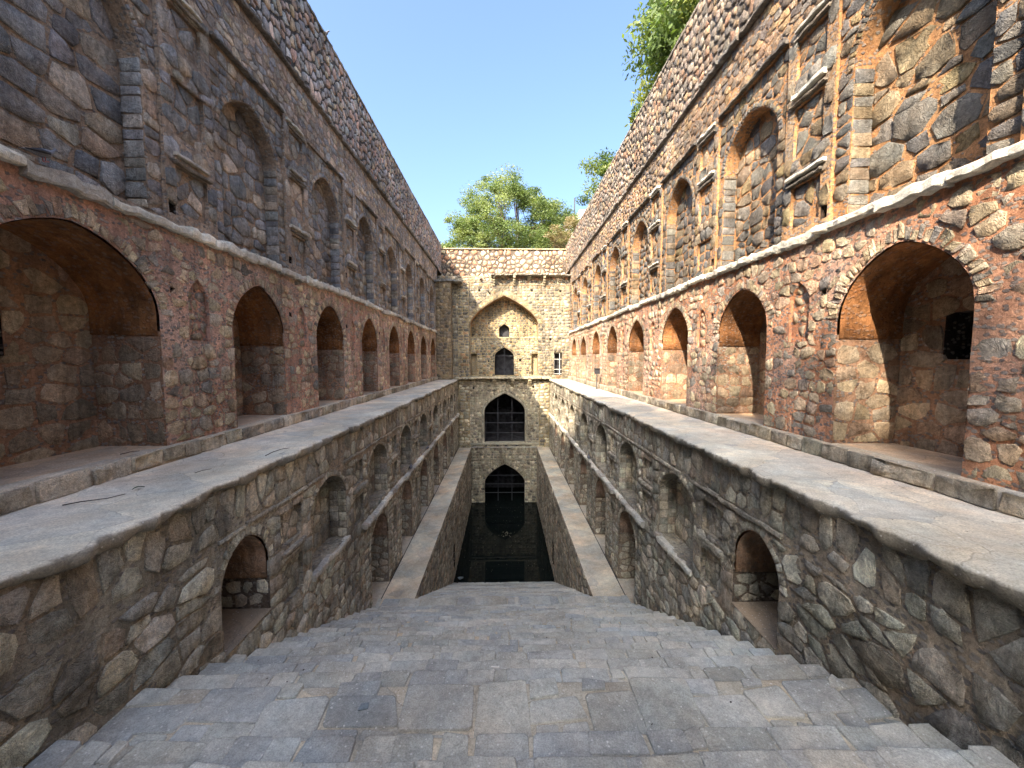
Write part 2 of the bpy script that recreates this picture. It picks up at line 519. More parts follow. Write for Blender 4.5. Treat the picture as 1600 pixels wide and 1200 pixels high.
def loft(fr, cen, out, pal, proud, bevel, K, rich=True, depth=0.04, rough=0.25, tint=None, tilt=0.005, jit=0.10):
    calm = pal is P_FLAG
    """cen (n,2), out (n,K,2) outlines -> Batch of stones"""
    n = len(cen)
    if n == 0: return None
    pk = 0.55 if pal is P_FLAG else (0.55 if pal is P_U2L else 0.38)
    proud = (proud[0] * pk + 0.002, proud[1] * pk + 0.003); bevel = bevel * 0.3
    d = out - cen[:, None, :]
    L = np.linalg.norm(d, axis=-1, keepdims=True) + 1e-6
    bev = np.minimum(bevel, 0.35 * L)
    hp = RNG.uniform(proud[0], proud[1], (n, 1))
    tl = RNG.normal(0, tilt, (n, 2))
    def hh(o, base):
        dd = o - cen[:, None, :]
        return base + (dd * tl[:, None, :]).sum(-1) / 0.15 + RNG.normal(0, rough * 0.012, o.shape[:2])
    r0 = out; h0 = np.full((n, K), -depth)
    r1 = cen[:, None] + d * (1 - 0.15 * bev / L); h1 = hh(r1, hp * 0.55)
    if rich:
        r2 = cen[:, None] + d * (1 - bev / L) * 0.98; h2 = hh(r2, hp)
        S = np.concatenate([r0, r1, r2, cen[:, None]], 1)
        H = np.concatenate([h0, h1, h2, hp * 1.08 + RNG.normal(0, 0.003, (n, 1))], 1)
        rings = 3
    else:
        r2 = cen[:, None] + d * (1 - bev / L); h2 = hh(r2, hp)
        S = np.concatenate([r0, r2, cen[:, None]], 1)
        H = np.concatenate([h0, h2, hp], 1)
        rings = 2
    W = fr(S[..., 0].ravel(), S[..., 1].ravel(), H.ravel()).reshape(n, -1, 3)
    F = []
    for r in range(rings - 1):
        for k in range(K):
            a, b = r * K + k, r * K + (k + 1) % K
            F.append((a, b, b + K)); F.append((a, b + K, a + K))
    c0 = rings * K
    for k in range(K):
        F.append(((rings - 1) * K + k, (rings - 1) * K + (k + 1) % K, c0))
    F = np.array(F)
    P = np.array([lin(p[:3]) for p in pal]); w = np.array([p[3] if len(p) > 3 else 1.0 for p in pal]); w = w / w.sum()
    ci = RNG.choice(len(P), n, p=w)
    C = P[ci] * RNG.uniform(0.7, 1.3, (n, 1)) * (1 + RNG.normal(0, 0.015, (n, 3)))
    wc = W[:, -1, :]
    if calm:
        C = P[ci] * RNG.uniform(0.93, 1.07, (n, 1))
    Cv = np.repeat(C[:, None], W.shape[1], 1) * (1 + RNG.normal(0, 0.05, (n, W.shape[1], 1)))
    px, z = pixels(W[:, K:2 * K].reshape(-1, 3))
    px = px.reshape(n, K, 2); z = z.reshape(n, K)
    ext = (px.max(1) - px.min(1))
    size = np.sqrt(np.maximum(ext[:, 0], 0.1) * np.maximum(ext[:, 1], 0.1))
    mid = px.mean(1)
    vis = (z.min(1) > 0.3) & (mid[:, 0] > -20) & (mid[:, 0] < 1620) & (mid[:, 1] > -20) & (mid[:, 1] < 1220)
    size = np.where(vis, size, 0)
    return Batch(W, F, np.clip(Cv, 0, 1), wc, size)

def rubble(fr, base, cuts, pal, size=0.26, asp=1.4, gap=0.012, proud=(0.01, 0.035), bevel=0.03, K=10, rich=True, drop=0.12,
           jitter=0.36, rmax=None, course=0.0, h0=0.0, tint=None, wvar=0.25, sizef=None, rough=0.25, depth=0.04, tilt=0.005):
    """random rubble: radial power-cells of jittered seeds, limited by the region; metric squeezed so stones lie flat"""
    ok = region(base, cuts)
    dx, dy = size * math.sqrt(asp), size / math.sqrt(asp)
    rows = int((base.t1 - base.t0) / dy) + 2
    pts = []
    t = base.t0 - dy * 0.3
    while t < base.t1 + dy * 0.5:
        hrow = dy * (1 + (RNG.uniform(-0.35, 0.45) if course else 0))
        off = RNG.uniform(0, dx)
        m = int((base.s1 - base.s0) / dx) + 3
        xs = base.s0 - dx + off + np.arange(m) * dx + RNG.uniform(-jitter, jitter, m) * dx
        ys = t + hrow / 2 + RNG.uniform(-jitter, jitter, m) * hrow * (0.45 if course else 1.0)
        pts.append(np.stack([xs, ys], -1))
        t += hrow
    P = np.concatenate(pts)
    if sizef is not None:      # thin out where bigger stones are wanted
        P = P[RNG.random(len(P)) < sizef(P[:, 0], P[:, 1])]
    P = P[RNG.random(len(P)) > drop]
    P = P[ok(P[:, 0], P[:, 1], gap + 0.02)]
    n = len(P)
    if n < 3: return None
    q = np.stack([P[:, 0] / math.sqrt(asp), P[:, 1] * math.sqrt(asp)], -1)
    kd = kdtree.KDTree(n)
    for i in range(n): kd.insert((q[i, 0], q[i, 1], 0), i)
    kd.balance()
    NB = min(15, n)
    idx = np.array([[e[1] for e in kd.find_n((x, y, 0), NB)] for x, y in q])
    wgt = (RNG.uniform(0, wvar, n) * size) ** 2 * 2
    D = q[idx[:, 1:]] - q[:, None]
    d2 = (D ** 2).sum(-1)
    ww = (d2 + wgt[:, None] - wgt[idx[:, 1:]]) / 2
    MD = 40
    angd = np.arange(MD) * 2 * math.pi / MD
    Ud = np.stack([np.cos(angd), np.sin(angd)], -1)
    dot = np.einsum('kd,njd->nkj', Ud, D)
    rm = rmax or size * 0.95
    rd = np.where(dot > 1e-4, ww[:, None, :] / np.maximum(dot, 1e-4), 9.0).min(-1)
    rd = np.clip(rd, 0.22 * size, rm)
    sm = rd + 0.0
    ismax = (sm >= np.roll(sm, 1, 1)) & (sm > np.roll(sm, -1, 1))
    sel = np.zeros((n, K), int)
    for i in range(n):
        m_ = list(np.nonzero(ismax[i])[0])
        if len(m_) > K: m_ = sorted(sorted(m_, key=lambda k: -sm[i, k])[:K])
        if len(m_) < 2: m_ = [0, MD // 2]
        while len(m_) < K:
            gaps = [((m_[(a + 1) % len(m_)] - m_[a]) % MD or MD, a) for a in range(len(m_))]
            gmax, a = max(gaps)
            if gmax < 2: m_.append(m_[-1]); continue
            m_.insert(a + 1, (m_[a] + gmax // 2) % MD)
        k0 = m_.index(min(m_))
        sel[i] = m_[k0:] + m_[:k0]
    U = Ud[sel]
    r = np.take_along_axis(rd, sel, 1)
    r = r * (1 - RNG.uniform(0, 0.10, r.shape))
    off = U * r[..., None]
    off[..., 0] *= math.sqrt(asp); off[..., 1] /= math.sqrt(asp)
    Lo = np.linalg.norm(off, axis=-1, keepdims=True)
    g = gap * RNG.uniform(0.6, 1.7, (n, 1, 1))
    off = off * np.maximum(1 - g / Lo, 0.3)
    # keep inside the region
    lo = np.zeros((n, K)); hi = np.ones((n, K))
    full = ok(P[:, None, 0] + off[..., 0], P[:, None, 1] + off[..., 1], 0.006)
    for _ in range(6):
        mid = (lo + hi) / 2
        good = ok(P[:, None, 0] + off[..., 0] * mid, P[:, None, 1] + off[..., 1] * mid, 0.006)
        lo = np.where(good, mid, lo); hi = np.where(good, hi, mid)
    sc_ = np.where(full, 1.0, lo)
    out = P[:, None] + off * sc_[..., None]
    # drop slivers, recentre
    c2 = out.mean(1)
    wv = np.linalg.norm(out - c2[:, None], axis=-1)
    keep = wv.min(1) > 0.012
    out, c2 = out[keep], c2[keep]
    fr2 = (lambda s, t, h: fr(s, t, h + h0))
    return loft(fr2, c2, out, pal, proud, bevel, K, rich, depth=depth, tint=tint, rough=rough, tilt=tilt)

def quads(fr, Q, pal, proud=(0.01, 0.03), bevel=0.02, gap=0.012, h0=0.0, rich=True, tint=None, jit=0.008, depth=0.04, rough=0.25, tilt=0.006):
    """Q (n,4,2) quadrilaterals -> stones of 8 outline points"""
    Q = np.array(Q, float)
    if len(Q) == 0: return None
    c = Q.mean(1)
    d = Q - c[:, None]
    L = np.linalg.norm(d, axis=-1, keepdims=True)
    Q = c[:, None] + d * np.maximum(1 - 1.3 * gap / L, 0.4)
    Q = Q + RNG.normal(0, jit, Q.shape)
    out = []
    for k in range(4):
        a, b, z = Q[:, k], Q[:, (k + 1) % 4], Q[:, k - 1]
        e = np.minimum(np.linalg.norm(b - a, axis=-1), np.linalg.norm(z - a, axis=-1))[:, None]
        la = np.linalg.norm(b - a, axis=-1, keepdims=True) + 1e-6; lz = np.linalg.norm(z - a, axis=-1, keepdims=True) + 1e-6
        out.append(a + (z - a) / lz * e * 0.07); out.append(a + (b - a) / la * e * 0.07)
    out = np.stack(out, 1)
    fr2 = (lambda s, t, h: fr(s, t, h + h0 + 0.012))
    return loft(fr2, c, out, pal, proud, bevel, 8, rich, depth=depth, tint=tint, rough=rough, tilt=tilt)

def courses(s0, s1, t0, t1, h=(0.14, 0.3), w=(0.2, 0.55), jit=0.02):
    Q = []
    t = t0
    while t < t1 - 0.03:
        hh = min(random.uniform(*h), t1 - t)
        if t1 - t - hh < h[0] * 0.5: hh = t1 - t
        s = s0
        while s < s1 - 0.02:
            ww = min(random.uniform(*w), s1 - s)
            if s1 - s - ww < w[0] * 0.5: ww = s1 - s
            Q.append([(s, t), (s + ww, t), (s + ww, t + hh), (s, t + hh)])
            s += ww
        t += hh
    return Q

def filt(Q, ok, g=0.0):
    Q = np.array(Q)
    if not len(Q): return Q
    k = ok(Q[..., 0].ravel(), Q[..., 1].ravel(), g).reshape(len(Q), -1).all(1)
    return Q[k]

def voussoirs(a, ring=0.28, w=0.14, g0=0.015):
    """quads round the head of arch a"""
    inner = np.array(a.head(40, g0)); outer = np.array(a.head(40, ring))
    seg = np.linalg.norm(np.diff(outer, axis=0), axis=1); cum = np.concatenate([[0], np.cumsum(seg)])
    n = max(4, int(cum[-1] / w)); n += n % 2
    cuts_ = np.linspace(0, cum[-1], n + 1); cuts_[1:-1] += RNG.uniform(-0.2, 0.2, n - 1) * w
    def at(arr, x):
        return np.stack([np.interp(x, cum, arr[:, 0]), np.interp(x, cum, arr[:, 1])], -1)
    I, O = at(inner, cuts_), at(outer, cuts_)
    sh = RNG.uniform(0.55, 1.0, (n, 1))
    Q = []
    for k in range(n):
        o0 = I[k] + (O[k] - I[k]) * sh[k]; o1 = I[k + 1] + (O[k + 1] - I[k + 1]) * sh[k]
        Q.append([I[k], I[k + 1], o1, o0])
    return Q

def emit(parent, batches, name='stone', rest='rubble_stones', limit=300, minpx=8.5, mat='stone'):
    batches = [b for b in batches if b is not None]
    if not batches: return
    allpx = np.concatenate([b.px for b in batches])
    order = np.sort(allpx)[::-1]
    thr = max(minpx, order[limit] if len(order) > limit else 0)
    RV, RF, RC, base = [], [], [], 0
    cnt = 0
    for b in batches:
        big = b.px > thr
        for i in np.nonzero(big)[0]:
            mesh_obj(name, b.V[i], b.F, M[mat], parent, cols=b.C[i], smooth=False); cnt += 1
        k = ~big
        m = int(k.sum())
        if m:
            V = b.V[k]; nv = V.shape[1]
            RV.append(V.reshape(-1, 3)); RC.append(b.C[k].reshape(-1, 3))
            RF.append((b.F[None] + (np.arange(m) * nv)[:, None, None]).reshape(-1, 3) + base)
            base += m * nv
    if RV:
        mesh_obj(rest, np.concatenate(RV), np.concatenate(RF), M[mat], parent, cols=np.concatenate(RC), kind='stuff', smooth=False)
    print('emit', parent.name, name, cnt, 'of', len(allpx), 'thr %.1f' % thr)

def slab_run(parent, fr, s0, s1, t, th, out, name='ledge_slab', wl=(0.45, 1.1), pal=((190, 186, 180), (168, 163, 158), (202, 198, 190)), wav=0.03, mat='slab', back=0.05, minpx=6, gapp=0.04, miss=0.0):
    """projecting flat slabs set end to end, each a piece of its own"""
    s = s0
    far = MB(); fv = False
    while s < s1 - 0.1:
        w = min(random.uniform(*wl), s1 - s)
        if random.random() < miss:
            s += w; continue
        o = out * random.uniform(0.7, 1.15); tt = t + random.uniform(-wav, wav); hh = th * random.uniform(0.75, 1.25)
        n = max(2, int(w / 0.12))
        xs = np.linspace(s + 0.006, s + w - 0.006, n + 1)
        prof = [(-back, -0.5), (0.8, -0.5), (1.0, -0.3), (1.0, 0.25), (0.85, 0.5), (-back, 0.5)]
        S = np.repeat(xs[:, None], 6, 1)
        H = np.array([[p[0] * o if p[0] > 0 else p[0] for p in prof]] * (n + 1)); T = tt + np.array([[p[1] * hh for p in prof]] * (n + 1))
        je = RNG.normal(0, 0.13, (n + 1, 1)) * o
        H = H + je * (H > 0) + RNG.normal(0, 0.004, H.shape)
        T = T + RNG.normal(0, 0.08, (n + 1, 1)) * hh + RNG.normal(0, 0.05, T.shape) * hh
        W = fr(S.ravel(), T.ravel(), H.ravel())
        F = []
        for i in range(n):
            for k in range(6):
                F.append((i * 6 + k, i * 6 + (k + 1) % 6, (i + 1) * 6 + (k + 1) % 6, (i + 1) * 6 + k))
        F.append(tuple(range(6))); F.append(tuple(range(n * 6, n * 6 + 6)))
        c = lin(random.choice(pal)) * random.uniform(0.8, 1.15)
        px, z = pixels(W)
        e = px.max(0) - px.min(0)
        if math.hypot(*e) > minpx and z.min() > 0.3:
            mesh_obj(name, W, F, M[mat], parent, cols=np.tile(c, (len(W), 1)), smooth=False)
        else:
            far.add(W, F, c); fv = True
        s += w
    if fv:
        far.build(name + 's', M[mat], parent, kind='stuff')

# ------------------------------------------------------------------ dimensions
Y0, YE = 0.3, 34.0            # near end of the modelled masonry, plane of the end building
XU, XL, XP = 5.80, 4.10, 2.95  # half widths: upper walls, lower walls, pool
ZT, ZK, ZS, ZC, ZTOP = -1.76, -1.49, 2.32, 7.82, 10.45
ZLED, ZW = -7.88, -12.92
NICHE = [5.64 + 3.73 * k for k in range(-1, 8)]
LOWN = [8.93 + 3.5 * k for k in range(0, 7)]

def stair_z(y):
    y = np.asarray(y, float)
    z = np.where(y < 3.37, -3.49 + (3.37 - y) * 0.533, -3.73)
    z = np.where(y > 4.22, -3.73 - (y - 4.22) * 0.537, z)
    return np.where(y > 11.49, ZLED, z)

# palettes (sRGB 0-255 surface colours, weight)
P_PAR = [(172, 152, 144, 2), (160, 155, 154, 2), (186, 166, 144, 1), (146, 140, 142, 2), (176, 146, 134, 1)]
P_PARE = [(200, 166, 144, 3), (212, 194, 170, 2), (190, 148, 126, 2), (220, 206, 184, 1.5), (178, 156, 138, 1)]
P_U1 = [(154, 144, 138, 2), (168, 150, 140, 2), (140, 138, 142, 2), (176, 160, 142, 1)]
P_U2L = [(134, 132, 134, 3), (148, 140, 132, 2), (122, 122, 126, 2), (154, 138, 124, 1), (168, 156, 144, .6)]
P_U2R = [(110, 107, 104, 3), (124, 112, 99, 2), (98, 97, 98, 2), (128, 113, 94, 1.3), (134, 118, 92, .3)]
P_U1R = [(132, 118, 106, 2), (148, 126, 108, 2), (120, 112, 108, 2), (156, 132, 104, 1)]
P_PARR = [(136, 119, 107, 2), (126, 117, 111, 2), (148, 128, 106, 1), (114, 106, 101, 2), (142, 114, 97, 1)]
P_U3 = [(172, 156, 136, 3), (152, 140, 128, 2), (184, 168, 144, 2), (168, 144, 126, 1.4), (132, 125, 120, 1)]
P_IN = [(148, 132, 116, 3), (132, 120, 108, 2), (156, 140, 120, 2), (144, 122, 106, 1.4)]
P_LOW = [(162, 157, 146, 2), (174, 169, 157, 2), (148, 145, 138, 2), (160, 149, 136, 1), (184, 179, 166, .7)]
P_PIT = [(158, 150, 138, 2), (172, 163, 148, 2), (138, 132, 124, 2), (160, 143, 126, 1)]
P_PARE = [(184, 146, 124, 3), (192, 174, 150, 2), (170, 128, 106, 2), (200, 186, 164, 1.2), (158, 136, 118, 1)]
P_END = [(140, 133, 118, 2), (126, 120, 107, 2), (108, 104, 98, 2), (156, 150, 136, 1.2), (104, 100, 95, 1.8), (156, 126, 100, .7)]
P_ENDL = [(172, 165, 146, 2), (156, 148, 130, 2), (140, 133, 120, 1.5), (188, 181, 162, 1.5), (118, 113, 106, 1.2)]
P_FLAG = [(176, 177, 176, 3), (166, 169, 172, 2), (180, 180, 177, 2), (172, 173, 170, 1.5), (178, 178, 174, .3)]

def niche_cell(parent, sg, X0, a, depth, cols_, stones=True, back=True, pl=None, pal=P_U3, jsize=0.26, n=5, batches=None, far_jamb=True, hole=None, mat='plaster'):
    """a real recess behind arch a: reveal and vault, floor, back wall and its stones"""
    fr = side_frame(sg, X0)
    out = a.outline(12, 0.25)
    pl = a.sp - 0.35 if pl is None else pl
    body, plast, floorc = cols_
    # jambs and vault: plaster of the vault stands a little proud of the jambs
    m = [p for p in out if p[1] <= pl + 0.3]
    left = [p for p in m if p[0] < a.c]; right = [p for p in m if p[0] > a.c]
    strip('niche_jamb', fr, left, 0, -depth, parent, body, n)
    strip('niche_jamb', fr, right, 0, -depth, parent, body, n)
    inn = Arch(a.c, a.w - 0.05, a.t0, a.sp, a.ap - 0.02, a.p, a.q).head(14)
    hw_ = a.w / 2
    sft = [(a.c - hw_, pl), (a.c - hw_ + 0.025, pl + 0.01)] + inn + [(a.c + hw_ - 0.025, pl + 0.01), (a.c + hw_, pl)]
    strip('niche_vault', fr, sft, -0.03, -depth, parent, plast, n, mat=mat, amp=0.03)
    # back wall
    frb = side_frame(sg, X0 + depth)
    b = Rect(a.c - a.w / 2 - 0.02, a.c + a.w / 2 + 0.02, a.t0 - 0.02, a.ap + 0.03)
    face_patch('niche_back', frb, b, [hole] if hole else [], parent, body, sp=0.18, amp=0.015)
    if hole:
        strip('niche_back_hole', frb, hole.outline(), 0, -0.6, parent, (60, 54, 50), 2, closed=True)
        face_patch('niche_back_hole', side_frame(sg, X0 + depth + 0.6), Rect(hole.s0, hole.s1, hole.t0, hole.t1), [], parent, (50, 46, 44))
    # floor
    V, F = [], []
    nx, ny = 6, 8
    S = np.linspace(a.c - a.w / 2, a.c + a.w / 2, ny + 1); D = np.linspace(-0.02, depth, nx + 1)
    V = np.array([(sg * (X0 + d), s, a.t0) for s in S for d in D])
    V[:, 2] += fbm(V, 1.5, 77) * 0.015
    F = np.array([(i * (nx + 1) + j, i * (nx + 1) + j + 1, (i + 1) * (nx + 1) + j + 1, (i + 1) * (nx + 1) + j) for i in range(ny) for j in range(nx)])
    mesh_obj('niche_floor', V, F, M['floor'], parent, cols=np.tile(lin(floorc), (len(V), 1)))
    if stones and batches is not None:
        if far_jamb:
            fj = jamb_frame(sg, X0, a.c + a.w / 2, -1)
            batches.append(rubble(fj, Rect(0.02, depth, a.t0 + 0.02, pl - 0.02), [], pal, size=jsize, asp=1.3, gap=0.014, proud=(0.004, 0.022), K=10, course=1))
        if back:
            batches.append(rubble(frb, b, [hole] if hole else [], pal, size=jsize * 1.05, asp=1.35, gap=0.016, proud=(0.004, 0.02), K=10, course=1))

SIDEW = {1: 'right', -1: 'left'}
# ================================================================== SETTING: ground, terraces, walkways, water, stairs
def sheet(name, x0, x1, y0, y1, z, colr, mat, nx, ny, amp=0.012, f=1.2, parent=None, kind=None, edge=None, colr2=None):
    X = np.linspace(x0, x1, nx + 1); Y = np.linspace(y0, y1, ny + 1)
    V = np.array([(x, y, z) for y in Y for x in X])
    if edge is not None: V[:, 0] = edge(V)
    V[:, 2] += fbm(V, f, 55) * amp
    F = np.array([(j * (nx + 1) + i, j * (nx + 1) + i + 1, (j + 1) * (nx + 1) + i + 1, (j + 1) * (nx + 1) + i) for j in range(ny) for i in range(nx)])
    c1, c2 = lin(colr), lin(colr2 or colr)
    k = np.clip(fbm(V, 0.8, 66) * 1.8 + 0.5, 0, 1)[:, None]
    C = (c1 * k + c2 * (1 - k)) * (1 + 0.12 * fbm(V, 2.5, 67))[:, None]
    return mesh_obj(name, V, F, M[mat], parent, cols=C, kind=kind)

g = MB()
GZ = 8.6
for x0, x1, y0, y1 in ((-600, -7.2, -600, 1200), (7.2, 600, -600, 1200), (-7.2, 7.2, 37.4, 1200), (-7.2, 7.2, -600, -14)):
    g.box(x0, x1, y0, y1, GZ - 0.4, GZ)
go = g.build('ground', M['ground'], kind='structure')

for sg in (-1, 1):
    # terrace: top, ragged lip, underside
    ny = 800
    ys = np.linspace(-6, YE, ny + 1)
    prof_n = 13
    V = []
    lipn = np.stack([np.zeros(ny + 1), ys, np.full(ny + 1, 3.0 * sg)], -1)
    rag = fbm(lipn, 0.9, 101 + sg, 2) * 0.07 + fbm(lipn, 3.6, 111 + sg, 3) * 0.10 + fbm(lipn, 11.0, 115 + sg, 2) * 0.035
    thk = 0.17 + 0.10 * fbm(lipn, 3.0, 121 + sg, 3)
    und = fbm(lipn, 1.5, 131 + sg, 3) * 0.03
    top = [XU + 0.05, XU - 0.35, 5.1, 4.8, 4.5, 4.3, 4.15]
    for i, y in enumerate(ys):
        e = 3.98 + rag[i]
        row = [(x, ZT) for x in top] + [(e + 0.05, ZT - 0.005), (e + 0.012, ZT - 0.02), (e, ZT - 0.05), (e + 0.012, ZT - thk[i] * 0.75), (e + 0.05, ZT - thk[i]), (XL + 0.15, ZT - thk[i] - 0.03)]
        for x, z in row: V.append((sg * x, y, z + und[i] * (1 if x < 4.2 else 0.6)))
    V = np.array(V)
    V[:, 2] += fbm(V, 1.6, 140) * 0.014
    V[:, :3] += np.stack([fbm(V, 9, 150), fbm(V, 9, 151) * 0, fbm(V, 9, 152) * np.where(V[:, 2] < ZT - 0.03, 2.5, 0.6)], -1) * 0.016
    F = np.array([(i * prof_n + j, i * prof_n + j + 1, (i + 1) * prof_n + j + 1, (i + 1) * prof_n + j) for i in range(ny) for j in range(prof_n - 1)])
    x = np.abs(V[:, 0])
    t_ = np.clip((x - 4.5) / 1.1 + fbm(V, 0.7, 160) * 0.7, 0, 1)[:, None]
    C = lin((212, 205, 194)) * (1 - t_) + lin((214, 199, 186)) * t_
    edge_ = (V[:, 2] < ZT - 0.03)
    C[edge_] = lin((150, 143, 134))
    C *= (1 + 0.15 * fbm(V, 2.2, 161))[:, None]
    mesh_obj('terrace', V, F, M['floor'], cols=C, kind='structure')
    # walkway beside the pool
    w = sheet('walkway', sg * XP, sg * (XL - 0.07), 11.6, YE, ZLED, (200, 194, 182), 'floor', 8, 120, 0.014, kind='structure', colr2=(202, 186, 168))
for sg in (-1, 1):
    mb = MB(); a, b = sorted((sg * (XP + 0.01), sg * (XL + 0.5))); mb.box(a, b, 11.6, YE, ZLED - 0.4, ZLED - 0.06)
    mb.build('walkway_bed', M['dark'], kind='structure')

mesh_obj('water', np.array([(-3.3, 20.5, ZW), (3.3, 20.5, ZW), (3.3, 38, ZW), (-3.3, 38, ZW)]), np.array([(0, 1, 2, 3)]), M['water'], smooth=False, kind='structure')

# ---- stairs
st = thing('staircase', 'wide flight of worn grey stone steps going down to the dark water', 'stairs', (0, 0, 0), kind='structure')
steps = []   # (y_front of tread(far edge), y_back, z, halfwidth)
yy, zz = 3.37, -3.49
for k in range(11):
    steps.append((yy - 0.45, yy, zz, XL)); yy -= 0.45; zz += 0.24
steps.append((3.37, 4.22, -3.73, XL))
for k in range(1, 17):
    steps.append((4.22 + 0.4544 * (k - 1), 4.22 + 0.4544 * k, -3.73 - 0.2441 * k, XL))
steps.append((4.22 + 0.4544 * 16, 12.25, ZLED, XL))
for k in range(1, 23):
    steps.append((12.25 + 0.42 * (k - 1), 12.25 + 0.42 * k, ZLED - 0.229 * k, XP))
RISE = 0.24
bt = []
SV, SF, SC = [], [], []
for (y0, y1, z, hw) in steps:
    # mortar bed of the step: tread + riser, worn and wavy
    near = y1 < 14
    nx = 60 if near else 24
    X = np.linspace(-hw - 0.06, hw + 0.06, nx + 1)
    pr = [(y0 - 0.02, 0.0), ((y0 + y1) / 2, 0.0), (y1 - 0.035, -0.004), (y1 - 0.008, -0.02), (y1 + 0.004, -0.06), (y1 + 0.0, -RISE - 0.1)]
    b = len(SV)
    P = np.array([(x, y, z + dz) for x in X for (y, dz) in pr])
    wob = np.stack([P[:, 0], P[:, 1] * 0 + z * 3, P[:, 2] * 0], -1)
    P[:, 1] += fbm(wob, 1.3, 7) * 0.035
    P[:, 2] += fbm(P, 2.2, 8) * 0.012 - 0.008
    SV += P.tolist()
    for i in range(nx):
        for j in range(5):
            SF.append((b + i * 6 + j, b + i * 6 + j + 1, b + (i + 1) * 6 + j + 1, b + (i + 1) * 6 + j))
    fr = top_frame(z)
    wobf = (lambda s, t, h, fr=fr, z=z, yb=y0, yd=y1 - y0: fr(s, t + (fbm(np.stack([s, s * 0 + z * 3, s * 0], -1), 1.3, 7) * 0.035) * np.clip((t - yb) / yd, 0, 1), h))
    if y1 - y0 > 0.7 and z > -5:     # landing: long worn flags with chipped ends, small pieces behind
        Q = []; s = -hw
        while s < hw - 0.05:
            ww = min(random.uniform(0.3, 0.85), hw - s)
            if hw - s - ww < 0.2: ww = hw - s
            c = y0 + (y1 - y0) * random.choice((0.0, 0.0, 0.25, 0.35, 0.45))
            e = y1 - random.choice((0, 0, 0, 0.16, 0.22))
            sk = random.uniform(-.07, .07)
            Q.append([(s, c), (s + ww, c + random.uniform(0, .04)), (s + ww + sk, e), (s + sk * .6, e - random.uniform(0, .04))])
            if c > y0 + 0.1:
                m_ = s + ww * random.uniform(0.35, 0.65); Q.append([(s, y0), (m_, y0), (m_, c), (s, c)]); Q.append([(m_, y0), (s + ww, y0), (s + ww, c), (m_, c)])
            if e < y1 - 0.1:
                m_ = s + ww * random.uniform(0.3, 0.7); Q.append([(s, e), (m_, e), (m_, y1), (s, y1)])
            s += ww
        bt.append(quads(wobf, Q, P_FLAG, proud=(-0.006, 0.008), bevel=0.03, gap=0.009, jit=0.022, depth=0.12, rough=0.1, tilt=0.002))
    else:
        Q = []
        s = -hw
        while s < hw - 0.05:
            ww = min(random.uniform(0.24, 0.72) if random.random() > 0.3 else random.uniform(0.12, 0.26), hw - s)
            if hw - s - ww < 0.15: ww = hw - s
            if y1 - y0 > 0.5 or random.random() > 0.45:
                Q.append([(s, y0 - 0.01), (s + ww, y0 - 0.01), (s + ww + random.uniform(-.05, .05), y1 + 0.004), (s + random.uniform(-.05, .05), y1 + 0.004)])
            else:
                c = y0 + (y1 - y0) * random.uniform(0.3, 0.6)
                Q.append([(s, c), (s + ww, c), (s + ww, y1 + 0.004), (s, y1 + 0.004)])
                if random.random() < 0.75:
                    m_ = s + ww * random.uniform(0.35, 0.65)
                    Q.append([(s, y0), (m_, y0), (m_, c), (s, c)]); Q.append([(m_, y0), (s + ww, y0), (s + ww, c), (m_, c)])
            s += ww
        bt.append(quads(wobf, Q, P_FLAG, proud=(-0.006, 0.006), bevel=0.03, gap=0.007, jit=0.014, depth=0.12, rough=0.1, tilt=0.003))
SV = np.array(SV)
mesh_obj('step_bed', SV, np.array(SF), M['floor'], st, cols=np.tile(lin((194, 183, 168)), (len(SV), 1)) * (1 + 0.3 * fbm(SV, 1.8, 12))[:, None])
emit(st, bt, 'flagstone', 'paving_stones', 300, 6, 'flag')

